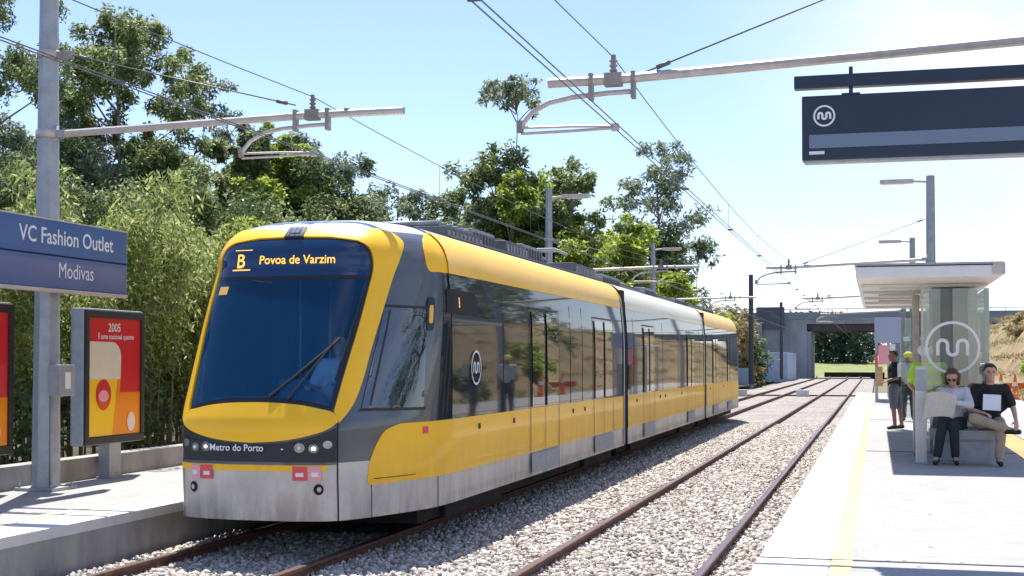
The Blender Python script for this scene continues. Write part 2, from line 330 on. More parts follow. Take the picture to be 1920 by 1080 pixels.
# platforms
M['edge'] = mat('white_platform_edge_stone', (.62, .61, .59), .8, var=.08, vs=6, bump=.08, bs=60)
def paving():
    m = mat('grey_white_paving', (.56, .55, .535), .85, var=.0)
    t = m.node_tree; b = t.nodes['Principled BSDF']; c = t.nodes.new('ShaderNodeTexCoord')
    br = t.nodes.new('ShaderNodeTexBrick'); br.inputs['Scale'].default_value = 5; br.inputs['Color1'].default_value = (.37,.362,.35,1); br.inputs['Color2'].default_value = (.335,.328,.32,1)
    br.inputs['Mortar'].default_value = (.285,.28,.27,1); br.inputs['Mortar Size'].default_value = .012; br.inputs['Row Height'].default_value = .25
    n = t.nodes.new('ShaderNodeTexNoise'); n.inputs['Scale'].default_value = 2.5; n.inputs['Detail'].default_value = 8
    r = t.nodes.new('ShaderNodeValToRGB'); r.color_ramp.elements[0].position = .3; r.color_ramp.elements[0].color = (.86, .86, .86, 1); r.color_ramp.elements[1].position = .65
    mr = t.nodes.new('ShaderNodeMixRGB'); mr.blend_type = 'MULTIPLY'; mr.inputs[0].default_value = 1
    t.links.new(c.outputs['Object'], br.inputs[0]); t.links.new(c.outputs['Object'], n.inputs[0]); t.links.new(n.outputs[0], r.inputs[0])
    t.links.new(br.outputs[0], mr.inputs[1]); t.links.new(r.outputs[0], mr.inputs[2]); t.links.new(mr.outputs[0], b.inputs['Base Color'])
    return m
M['pave'] = paving()
M['yline'] = mat('worn_yellow_line', (.64, .52, .25), .8, var=.15, vs=12)
M['ylinef'] = mat('faded_yellow_line', (.60, .54, .38), .8, var=.15, vs=12)
M['joint'] = mat('dark_joint', (.10, .10, .10), .9)
def platform(xe, xb, y0, y1, label, edge_w, s):      # xe: trackside edge, s: +1 when platform lies to +x
    o = bpy.data.objects.new('platform', None); SC.collection.objects.link(o); tag(o, label, kind='structure')
    a, b = sorted((xe+s*.012, xb))
    MB().box(a, b, y0, y1, -.36, .322).build('platform_wall', M['conc'], o)
    a, b = sorted((xe, xe+s*edge_w)); MB().bbox(a, b, y0-.005, y1+.005, .235, .33, .012).build('edge_slab', M['edge'], o)
    a, b = sorted((xe+s*edge_w+s*.002, xb)); MB().box(a, b, y0-.003, y1+.003, .30, .329).build('paving', M['pave'], o)
    a, b = sorted((xe+s*(edge_w+.01), xe+s*(edge_w+.15))); MB().box(a, b, y0, y1, .31, .333).build('yellow_line', M['yline'] if s > 0 else M['ylinef'], o)
    return o
pr_ = platform(-.82, 2.05, -3, 62, 'long white edged paved platform on the right', .50, 1)
pl_ = platform(-6.70, -9.05, -3, 60, 'paved platform on the left beside the tram', .50, -1)
for (p, xa, xb) in ((pr_, -.815, 2.05), (pl_, -9.04, -6.705)):
    for y in ((9.85, 21.9, 34, 46) if p is pr_ else (4.8, 10.9, 23, 35, 47)): MB().box(xa, xb, y, y+.028, .31, .3355).build('expansion_joint', M['joint'], p)
w = empty('parapet_wall', (-9.05, 0, 0), 'low concrete parapet wall along the back of the left platform', 'wall')
MB().bbox(-.24, -.004, -3, 60, -.35, .59, .012).build('wall', M['conc'], w)
for y in np.arange(1.2, 60, 6): MB().box(-.003, .003, y, y+.02, .33, .585).build('wall_joint', M['joint'], w)
# worn marks on the platform paving
M['stain'] = mat('paving_stain', (.15, .147, .143), .9, var=.3, vs=9)
rs_ = random.Random(9)
for i in range(46):
    x = rs_.uniform(-.1, 1.95); y = 9.3+rs_.random()**1.4*20; r0 = rs_.uniform(.008, .022)
    MB().add([(x+r0*rs_.uniform(.7, 1.2)*math.cos(a), y+r0*rs_.uniform(.7, 1.3)*math.sin(a), .3305) for a in [k*.785 for k in range(8)]], [tuple(range(8))]).build('gum_spot', M['stain'], pr_, fix=False)
# right side beyond platform
tag(MB().add([(2.056,-3,.28),(2.6,-3,.28),(2.6,90,.28),(2.056,90,.28)],[(0,1,2,3)]).build('earth_strip', M['orangeearth'], fix=False), 'narrow strip of raw orange earth behind the right platform', kind='structure')
tag(MB().box(2.6,5.1,-3,90,-.34,.30).build('pavement', M['pave'], fix=False), 'bright white concrete pavement behind the right platform', kind='structure')
# embankment
vs = []; ny, nx = 90, 22; rr = random.Random(2)
for i in range(ny):
    y = 6 + i*1.8
    for j in range(nx):
        t = j/(nx-1); x = 5.3 + t*16; k = min(1, t/.36)
        z = -.3 + .5*min(1, t/.04) + 4.9*(k*k*(3-2*k))*min(1, max(.12, (y-16)/42)) + .22*math.sin(y*.31+x*1.3)*k + rr.uniform(-.07, .07)*min(1, k*3)
        vs.append((x + .35*math.sin(y*.21), y, z))
fs = [(i*nx+j, i*nx+j+1, (i+1)*nx+j+1, (i+1)*nx+j) for i in range(ny-1) for j in range(nx-1)]
tag(MB().add(vs, fs, True).build('embankment', M['earth'], fix=False), 'bare brown earth embankment rising behind the right platform', kind='structure')
EMB_V = np.array(vs)
# left woodland floor rising away from the line
vs = []; fs = []; nx = 16; ny = 70
for i in range(ny):
    y = -5+i*4
    for j in range(nx):
        x = -9.3 - j*3.2; vs.append((x, y, -.1+.12*j+rr.uniform(-.1, .15)*(j > 0)))
fs = [(i*nx+j, (i+1)*nx+j, (i+1)*nx+j+1, i*nx+j+1) for i in range(ny-1) for j in range(nx-1)]
tag(MB().add(vs, fs, True).build('woodland_floor', mat('leaf_litter', (.05, .045, .025), .95, var=.5, vs=1.5, bump=.5, bs=8)), 'dark leaf covered woodland floor behind the left platform', kind='structure')

# ---------------------------------------------------------------- catenary masts, arms and wires
def mast_body(root, h, r0, r1, col='galv', seg=8, box=None):
    mb = MB(); mb.cyl((0,0,.02), (0,0,h), r0, r1, seg); mb.f, mb.sm = mb.f, [False]*len(mb.sm)
    mb.build('shaft', M[col], root, fix=False)
    mb = MB().bbox(-r0*1.5, r0*1.5, -r0*1.5, r0*1.5, 0, .035, .005)
    for sx in (-1, 1):
        for sy in (-1, 1): mb.cyl((sx*r0*1.25, sy*r0*1.25, .03), (sx*r0*1.25, sy*r0*1.25, .08), .014, n=6)
    mb.build('base_plate', M['galv'], root)
def arm_assembly(root, x0, x_mess, z_mess, dirn, tipx):
    """x0: mast face x, x_mess: messenger x (all local to root), horizontal tube, insulators and registration arm"""
    za = z_mess-.19
    arm = MB().tube([(x0, 0, za+(-.07 if dirn > 0 else .14)), (x_mess, 0, za), (tipx, 0, za+.0)], .042, 10).build('cantilever_arm', M['galvl'], root)
    mb = MB().cyl((x0-.05*dirn, 0, za-.15), (x0-.05*dirn, 0, za+.24 if dirn < 0 else za+.02), .055, n=10)
    mb.box(x0-.1, x0+.1, -.05, .05, za-.11 if dirn > 0 else za+.10, za-.03 if dirn > 0 else za+.18)
    mb.build('mast_bracket', M['galv'], arm)
    mb = MB()
    mb.cyl((x_mess, 0, za+.04), (x_mess, 0, z_mess+.02), .022, n=8)
    for k in range(3): mb.cyl((x_mess, 0, za+.07+k*.04), (x_mess, 0, za+.085+k*.04), .034, n=10)
    mb.bbox(x_mess-.075, x_mess+.075, -.05, .05, za-.055, za+.055, .008)
    mb.build('messenger_insulator', M['iron'], arm)
    # lower registration tube (always on the track's left side of the messenger)
    xs = x_mess
    path = [(xs+.19, 0, za-.105), (xs-.05, 0, za-.11), (xs-.35, 0, za-.13), (xs-.55, 0, za-.165), (xs-.70, 0, za-.24), (xs-.78, 0, za-.33), (xs-.81, 0, za-.40)]
    lt = MB().tube(path, .022, 8).build('registration_tube', M['galvl'], root)
    for k in (-.19, .17):
        mb = MB().bbox(xs+k-.018, xs+k+.018, -.045, .045, za-.165, za+.06, .006)
        mb.build('clamp', M['iron'], lt)
    MB().sph((xs+.10+.28, 0, za+.03), .035, 6).build('joint_fitting', M['iron'], lt)
    mb = MB().tube([(xs-.81, 0, za-.41), (xs-.81, 0, za-.31)], .032)
    mb.build('joint_fitting', M['iron'], lt)
    mb = MB().tube([(xs-.80, .0, za-.37), (xs-.35, 0, za-.375), (xs+.02, 0, za-.39)], .012, 6).tube([(xs-.80, 0, za-.42), (xs-.35, 0, za-.415), (xs+.02, 0, za-.405)], .012, 6)
    mb.bbox(xs-.015, xs+.045, -.03, .03, za-.43, za-.37, .005)
    mb.build('steady_arm', M['galvl'], root)
def stay(root, p0, p1):
    mb = MB().tube([p0, p1], .007, 6); d = (Vector(p1)-Vector(p0)).normalized()
    a = Vector(p0)+d*.10; mb.cyl(a, a+d*.12, .02, n=8); b = Vector(p1)-d*.22; mb.cyl(b, b+d*.12, .02, n=8)
    mb.build('stay_wire', M['wire'], root)
def lamp_head(root, z, d, L_=1.0):
    mb = MB().tube([(0, 0, z), (d*L_*.35, 0, z+.03)], .03, 8)
    la = mb.build('lamp_arm', M['galvl'], root)
    MB().bbox(min(d*L_*.33, d*L_), max(d*L_*.33, d*L_), -.11, .11, z-.02, z+.08, .02).build('lamp_head', M['galvl'], la)
    MB().bbox(min(d*L_*.45, d*L_*.95), max(d*L_*.45, d*L_*.95), -.08, .08, z-.035, z-.021, .003).build('lamp_lens', M['white'], la)
PZ = .33
def mast_left(y, label, extra=False, h=6.2, r=.155):
    o = empty('catenary_mast', (-8.75, y, PZ), label, 'catenary mast', 'masts carrying the overhead line')
    mast_body(o, h, r, r*.55)
    arm_assembly(o, .12, 3.12, 4.14, 1, 4.12)
    MB().cyl((0, 0, 3.84), (0, 0, 3.93), .137, n=10).build('clamp_band', M['galvl'], o); MB().cyl((0, 0, 4.72), (0, 0, 4.80), .127, n=10).build('clamp_band', M['galvl'], o)
    mb = MB().bbox(.10, .30, -.035, .035, 4.70, 4.78, .01).build('stay_bracket', M['iron'], o)
    stay(o, (.28, 0, 4.74), (2.93, 0, 4.06))
    lamp_head(o, h-.28, 1, 1.15)
    if extra:
        MB().bbox(.115, .26, -.14, .14, 1.02, 1.36, .01).build('control_box', M['galv'], o)
        MB().bbox(.26, .268, -.05, .05, 1.10, 1.28, .003).build('box_label', M['white'], o)
        MB().cyl((.13, -.10, .03), (.13, -.10, 1.05), .014, n=6).build('cable_conduit', M['galv'], o)
    return o
m1 = mast_left(13.03, 'large galvanised mast standing behind the blue name sign on the left platform', True, 6.9)
mast_left(36.6, 'galvanised mast with lamp rising behind the roof of the front tram section')
mast_left(54.8, 'thinner galvanised mast with lamp rising behind the roof of the middle tram section')
def plain_mast(x, y, h, r, label):
    o = empty('catenary_mast', (x, y, 0), label, 'catenary mast', 'masts carrying the overhead line')
    mast_body(o, h, r, r*.8, 'darkpost'); return o
plain_mast(-8.75, 99.5, 8.0, .2, 'dark post just past the tail of the tram before the skylit blue wall')
plain_mast(-8.5, 128, 7.2, .17, 'thin dark post right of the skylit blue wall at the bridge corner')
def mast_right(y, label, x=1.30, h=5.95):
    o = empty('catenary_mast', (x, y, PZ), label, 'catenary mast', 'masts carrying the overhead line')
    mast_body(o, h, .13, .10)
    arm_assembly(o, -.12, -2.12-x, 4.28-PZ, -1, -2.68-x)
    MB().cyl((0, 0, 3.72), (0, 0, 3.83), .128, n=10).build('clamp_band', M['galvl'], o)
    stay(o, (-.1, 0, 4.90), (-1.85-x, 0, 4.28-PZ-.14))
    lamp_head(o, h-.15, -1, 1.2)
    return o
mr1 = mast_right(11.2, 'galvanised mast outside the right edge holding the long upper arm', x=1.37)
mast_right(34.8, 'galvanised lamp mast rising behind the shelter roof, nearest of the two there')
mast_right(52.2, 'smaller lamp mast rising further back behind the shelter roof')
mast_right(69.5, 'most distant lamp mast of the right row, hidden low behind the shelter', x=1.30)
def wire(x, z, spans, sag, label, r=.005, two=False, dx=None):
    pts = []
    for a, b in zip(spans[:-1], spans[1:]):
        for k in range(12):
            t = k/12; pts.append((x+(dx(a+(b-a)*t) if dx else 0), a+(b-a)*t, z-sag*4*t*(1-t)*((b-a)/20)**2))
    pts.append((x, spans[-1], z))
    mb = MB().tube(pts, r, 5)
    if two: mb.tube([(p[0]+.055, p[1], p[2]) for p in pts], r, 5)
    o = mb.build('overhead_wire', M['wire'], fix=False); tag(o, label, 'overhead wire', 'overhead wires above the tracks'); return o
RS = [-12, 11.2, 34.8, 52.2, 69.5, 92, 118, 146]; LSN = [-8, 13.03, 36.6, 54.8, 76, 99.5, 128]
wire(-2.12, 4.28, RS, .16, 'upper messenger wire above the empty right track')
wire(-2.12, 3.69, RS, .0, 'doubled contact wire hanging low above the empty right track', .0055, True)
wire(-5.63, 4.47, LSN, .16, 'upper messenger wire above the track the tram stands on')
wire(-5.63, 3.87, LSN, .0, 'doubled contact wire hanging low above the roof of the tram', .0055, True)
def droppers(x, zc, zm, spans, sag, label):
    n = 0
    for a, b in zip(spans[:-1], spans[1:]):
        for t in (.18, .39, .61, .82):
            y = a+(b-a)*t
            if y < 3 or y > 80: continue
            zt = zm-sag*4*t*(1-t)*((b-a)/20)**2
            o = MB().tube([(0, 0, 0), (0, 0, zt-zc)], .0035, 4).bbox(-.012, .067, -.012, .012, -.012, .012, .002).build('dropper', M['wire'], fix=False)
            o.location = (x, y, zc); tag(o, label, 'dropper wire', label.replace('thin ', '')+' set')
droppers(-2.12, 3.69, 4.28, RS, .16, 'thin vertical dropper between the wires of the empty right track')
droppers(-5.63, 3.87, 4.47, LSN, .16, 'thin vertical dropper between the wires above the tram')

# ---------------------------------------------------------------- lettering and emblem
def text_mesh(body, size, align='LEFT', ext=0.0, width=1.0, bold=.0):
    c = bpy.data.curves.new('lettering', 'FONT'); c.body = body; c.size = size; c.align_x = align; c.extrude = ext; c.offset = bold
    c.resolution_u = 3
    o = bpy.data.objects.new('lettering', c); SC.collection.objects.link(o)
    dg = bpy.context.evaluated_depsgraph_get(); dg.update()
    me = bpy.data.meshes.new_from_object(o.evaluated_get(dg)); bpy.data.objects.remove(o); bpy.data.curves.remove(c)
    for v in me.vertices: v.co.x *= width
    return me
def put_text(body, size, m, parent, fn, align='CENTER', width=1.0, bold=0.0):
    me = text_mesh(body, size, align, 0, width, bold); me.materials.clear()
    for v in me.vertices: v.co = fn(v.co.x, v.co.y)
    me.update(); return link('lettering', me, m, parent)
def emblem_strips(r, t, n=48):
    """2D quads of the ringed wave emblem, radius r, line thickness t"""
    q = []
    for i in range(n):
        a, b = 2*math.pi*i/n, 2*math.pi*(i+1)/n
        q.append([(math.cos(a)*(r-t), math.sin(a)*(r-t)), (math.cos(a)*r, math.sin(a)*r), (math.cos(b)*r, math.sin(b)*r), (math.cos(b)*(r-t), math.sin(b)*(r-t))])
    w = r*.29; cl = []
    h = r*.30
    cl.append((-1.85*w, -h)); 
    def arc(cx, cy, a0, a1, k=8):
        for i in range(k+1):
            a = math.radians(a0+(a1-a0)*i/k); cl.append((cx+w*.62*math.cos(a), cy+w*.62*math.sin(a)))
    arc(-1.23*w, h*.35, 180, 0); arc(0, -h*.35, 180, 360); arc(1.23*w, h*.35, 180, 0); cl.append((1.85*w, -h))
    tt = t*.62
    L_, R_ = [], []
    for i, p in enumerate(cl):
        a = cl[max(i-1, 0)]; b = cl[min(i+1, len(cl)-1)]; dx, dy = b[0]-a[0], b[1]-a[1]; l = math.hypot(dx, dy) or 1
        L_.append((p[0]-dy/l*tt, p[1]+dx/l*tt)); R_.append((p[0]+dy/l*tt, p[1]-dx/l*tt))
    for i in range(len(cl)-1): q.append([R_[i], R_[i+1], L_[i+1], L_[i]])
    return q
def put_emblem(r, t, m, parent, fn):
    mb = MB()
    for q in emblem_strips(r, t): mb.add([fn(*p) for p in q], [(0, 1, 2, 3)])
    return mb.build('emblem', m, parent, fix=False)
W0=1.27; D0=1.1; TX=0; TY=0; ZB=0.30
_p,_q=3.0,2.0
_cp=[(-.35,.015),(0,0),(.35,.015),(.62,.08),(.78,.19),(.90,.42),(1.03,.75),(1.15,1.12),(1.235,1.5),(1.27,1.95),(1.27,2.4)]
_tab=[(0.0,0.0,0.0)]
for _i in range(1,9):
    _a,_b,_c,_d=_cp[_i-1:_i+3]
    for _j in range(1,101):
        _t=_j/100
        _x,_y=[.5*(2*_b[k]+(_c[k]-_a[k])*_t+(2*_a[k]-5*_b[k]+4*_c[k]-_d[k])*_t*_t+(3*_b[k]-_a[k]-3*_c[k]+_d[k])*_t**3) for k in (0,1)]
        _s=_tab[-1][0]+math.hypot(_x-_tab[-1][1],_y-_tab[-1][2]); _tab.append((_s,_x,_y))
_N=len(_tab)-1
LS=_tab[-1][0]; _ss=[t[0] for t in _tab]
def plan(s):
    a=abs(s); sg=-1 if s<0 else 1
    if a>=LS: return sg*W0, _tab[-1][2]+(a-LS)
    i=bisect.bisect_right(_ss,a); t0=_tab[i-1]; t1=_tab[min(i,_N)]
    k=(a-t0[0])/max(1e-9,t1[0]-t0[0])
    return sg*(t0[1]+(t1[1]-t0[1])*k), t0[2]+(t1[2]-t0[2])*k
def rake(z):
    if z<1.15: return 0.0+0.06*max(0,(.75-z))
    return 0.52*(z-1.15)+0.02*(z-1.15)**2
HB=2.62; HR=.55   # h where roof dome starts, dome height
def prof(h):
    # returns z, width factor m, for meridian coordinate h
    if h<=HB:
        return h, 1.0-0.035*max(0,(h-1.9)/.72)**2
    t=min(1,(h-HB)/1.5)*math.pi/2
    return HB+HR*math.sin(t)**.85, 0.965*max(0,math.cos(t))**.55
YC=2.4
def S(s,h,off=0.0):
    z,m=prof(h); x,y=plan(s)
    r=rake(min(h,HB))
    yy=y+r*max(0,1-y/YC)
    if h>HB and yy<YC: yy=YC+(yy-YC)*(m/.965)
    return (TX+x*m, TY+yy, z)
def N(s,h):
    e=.004
    a=S(s+e,h);b=S(s-e,h);c=S(s,h+e);d=S(s,h-e)
    u=[a[i]-b[i] for i in range(3)];v=[c[i]-d[i] for i in range(3)]
    n=(u[1]*v[2]-u[2]*v[1],u[2]*v[0]-u[0]*v[2],u[0]*v[1]-u[1]*v[0])
    l=math.sqrt(sum(q*q for q in n)) or 1
    return tuple(q/l for q in n)
# ---------------------------------------------------------------- tram: surface patches in (s, h) body coordinates
def spl(pts, k=6, closed=False):
    out = []; n = len(pts)
    g = (lambda i: pts[i % n]) if closed else (lambda i: pts[max(0, min(n-1, i))])
    for i in range(n if closed else n-1):
        a, b, c, d = g(i-1), g(i), g(i+1), g(i+2)
        for j in range(k):
            t = j/k; out.append(tuple(.5*(2*b[q]+(c[q]-a[q])*t+(2*a[q]-5*b[q]+4*c[q]-d[q])*t*t+(3*b[q]-a[q]-3*c[q]+d[q])*t**3) for q in (0, 1)))
    if not closed: out.append(pts[-1])
    return out
def inside(p, poly):
    c = False; n = len(poly); j = n-1
    for i in range(n):
        if (poly[i][1] > p[1]) != (poly[j][1] > p[1]) and p[0] < (poly[j][0]-poly[i][0])*(p[1]-poly[i][1])/(poly[j][1]-poly[i][1])+poly[i][0]: c = not c
        j = i
    return c
def SP(s, h, off=0.0):
    x, y, z = S(s, h)
    if off:
        n = N(s, h); x += n[0]*off; y += n[1]*off; z += n[2]*off
    return (x, y, z)
def densify(poly, d):
    out = []
    for i in range(len(poly)):
        a, b = poly[i], poly[(i+1) % len(poly)]; k = max(1, int(math.hypot(b[0]-a[0], b[1]-a[1])/d))
        out += [(a[0]+(b[0]-a[0])*j/k, a[1]+(b[1]-a[1])*j/k) for j in range(k)]
    return out
def patch(name, m, parent, poly, off=.0, hole=None, step=.06, thick=.0):
    poly = densify(poly, step); V = [Vector(p) for p in poly]; Eg = [(i, (i+1) % len(poly)) for i in range(len(poly))]
    if hole:
        hole = densify(hole, step); n0 = len(V); V += [Vector(p) for p in hole]; Eg += [(n0+i, n0+(i+1) % len(hole)) for i in range(len(hole))]
    s0, s1 = min(p[0] for p in poly), max(p[0] for p in poly); h0, h1 = min(p[1] for p in poly), max(p[1] for p in poly)
    xs = np.arange(s0+step/2, s1, step)
    if s1 > LS+.5: xs = np.concatenate([np.arange(s0+step/2, min(s1, LS), step), np.arange(max(LS, s0), s1, .8)]) if s0 < LS else np.arange(s0+.4, s1, .8)
    for x in xs:
        for h in np.arange(h0+step/2, h1, step):
            p = (float(x), float(h))
            if inside(p, poly) and not (hole and inside(p, hole)): V.append(Vector(p))
    vo, eo, fo = geometry.delaunay_2d_cdt(V, Eg, [], 0, 1e-5)[:3]
    fs = []
    for f in fo:
        c = (sum(vo[i].x for i in f)/len(f), sum(vo[i].y for i in f)/len(f))
        if inside(c, poly) and not (hole and inside(c, hole)): fs.append(tuple(f))
    mb = MB(); vs = [SP(v.x, v.y, off) for v in vo]
    mb.add(vs, fs, True)
    if thick:
        n = len(poly)   # rim going back towards the body
        rim = [SP(*p, off) for p in poly]+[SP(*p, off-thick) for p in poly]
        mb.add(rim, [(i, (i+1) % n, n+(i+1) % n, n+i) for i in range(n)])
    me = bpy.data.meshes.new(name); me.from_pydata(mb.v, [], mb.f); me.polygons.foreach_set('use_smooth', mb.sm)
    bm = bmesh.new(); bm.from_mesh(me); used = [v for v in bm.verts if not v.link_faces]; bmesh.ops.delete(bm, geom=used, context='VERTS')
    # orient outward: compare with surface normal
    bm.faces.ensure_lookup_table(); bm.normal_update()
    cent = Vector((0, 3.0, 1.6))
    for f in bm.faces:
        c = f.calc_center_median(); ref = Vector((c.x, min(0, c.y-2.2)*.8, (c.z-1.6)*.6))
        if f.normal.dot(ref) < 0: f.normal_flip()
    bm.to_mesh(me); bm.free(); me.update()
    return link(name, me, m, parent)
def rect(s0, s1, h0, h1): return [(s0, h0), (s1, h0), (s1, h1), (s0, h1)]
def rrect(s0, s1, h0, h1, r, k=4):
    out = []
    for cx, cy, a0 in ((s1-r, h0+r, -90), (s1-r, h1-r, 0), (s0+r, h1-r, 90), (s0+r, h0+r, 180)):
        for i in range(k+1):
            a = math.radians(a0+90*i/k); out.append((cx+r*math.cos(a), cy+r*math.sin(a)))
    return out
def mir(p): return [(-a, b) for a, b in p][::-1]
def sy(y): return LS + (y-_tab[-1][2])        # s for a local y on the straight side
HTOP = 4.10
tram = empty('tram', (-5.42, 11.2, 0), 'yellow and grey low floor tram with amber destination display arriving on the left track', 'tram')
TR = tram
Y1, G1, Y2, G2, Y3 = 11.66, 12.0, 22.85, 23.2, 32.2     # section ends
# --- front section
sec = MB()
bodyf = patch('front_lower_skirt', M['silver'], TR, [(-LS, .30), (LS, .30), (LS, .598), (1.3, .60), (1.3, .82), (-1.3, .82), (-1.3, .60), (-LS, .598)], 0)
windR = [(0, 3.08), (.42, 3.065), (.70, 3.01), (.83, 2.88), (.875, 2.64), (.84, 2.36), (.80, 2.04), (.755, 1.66), (.72, 1.285)]
ellT = [(.72, 1.262), (.60, 1.292), (.42, 1.325), (.22, 1.342), (0, 1.347)]
bot = [(.71, 1.285), (.60, 1.31), (.42, 1.343), (.22, 1.36), (0, 1.365)]
wR = spl(windR, 5)[:-1] + spl(bot, 3)[:-1]
wind = wR + [(0, 1.365)] + mir(wR)[:-1]
def inset(poly, d):
    cx = 0; cy = 2.2; return [(p[0]*(1-d/.8), cy+(p[1]-cy)*(1-d/.85)) for p in poly]
hole = inset(wind, .05)
patch('cab_shell', M['anth'], TR, rect(-.84, .84, .821, 3.30), 0, hole=hole)
cwin = [(1.03, 1.30), (1.97, 1.285), (1.88, 2.24), (1.13, 2.24)]
chole = [(1.05, 1.32), (1.95, 1.305), (1.865, 2.22), (1.145, 2.22)]
patch('cab_shell', M['anth'], TR, rect(.84, LS, .821, 3.30), 0, hole=chole)
patch('cab_shell', M['anth'], TR, rect(-LS, -.84, .821, 3.30), 0, hole=mir(chole))
patch('cab_roof', M['roofpaint'], TR, rect(-LS, LS, 3.301, HTOP), 0, step=.08)
# yellow mask ring
outR = spl([(.11, 3.255), (.60, 3.31), (1.02, 3.30), (1.27, 3.22), (1.42, 3.07), (1.42, 2.95), (1.33, 2.76), (1.18, 2.46), (1.04, 1.96), (.975, 1.56), (.91, 1.34), (.80, 1.175)], 5)
inR = [(.735, 1.262)] + [(p[0]+.012, p[1]) for p in spl(windR[2:][::-1], 5)] + [(.42, 3.085), (.11, 3.10)]
ring = outR + inR
patch('front_mask', M['yellow'], TR, ring, .022, thick=.022, step=.05)
patch('front_mask', M['yellow'], TR, mir(ring), .022, thick=.022, step=.05)
# windscreen
patch('windscreen_seal', M['black'], TR, wind, .008, hole=inset(wind, .035), step=.05)
low = [p for p in inset(wind, .03)]
def clip(poly, h, below):
    out = []
    for i in range(len(poly)):
        a, b = poly[i], poly[(i+1) % len(poly)]; ia = (a[1] < h) == below; ib = (b[1] < h) == below
        if ia: out.append(a)
        if ia != ib:
            t = (h-a[1])/(b[1]-a[1]); out.append((a[0]+(b[0]-a[0])*t, h))
    return out
ws = patch('windscreen', M['windglass'], TR, clip(low, 2.50, True), .011, step=.06)
patch('windscreen_crossbar', M['black'], TR, clip(clip(low, 2.535, True), 2.50, False), .012, step=.06)
disp = patch('destination_display', M['display'], TR, clip(low, 2.536, False), .012, step=.05)
fnF = lambda s0, h0, off: (lambda u, v: SP(s0+u, h0+v, off))
put_text('Povoa de Varzim', .165, M['led'], disp, fnF(-.33, 2.665, .017), 'LEFT', .72, .001)
MBf = MB()
b = put_text('B', .26, M['led'], disp, fnF(-.60, 2.63, .017), 'LEFT', .75, .002)
patch('line_box', M['led'], disp, rect(-.64, -.425, 2.595, 2.607), .016); patch('line_box', M['led'], disp, rect(-.64, -.425, 2.868, 2.88), .016)
patch('windscreen_sticker', M['amber'], ws, rect(-.74, -.62, 2.36, 2.44), .015)
# front camera box in the mask gap
cb = patch('camera_housing', M['anth'], TR, rect(-.108, .108, 3.09, 3.30), .035, thick=.04)
patch('camera_window', M['lamp_glass'], cb, rrect(-.05, .05, 3.15, 3.24, .02), .04)
# nose ellipse
top = spl([(.79, 1.185)]+ellT, 4); botm = spl([(0, 1.0), (.22, 1.012), (.42, 1.04), (.62, 1.09), (.74, 1.145), (.79, 1.185)], 4)
half = botm[:-1] + top[:-1]
ell = half + [(0, 1.347)] + mir(half)
nose = patch('nose_panel', M['yellow'], TR, ell[:-1], .024, thick=.024, step=.05)
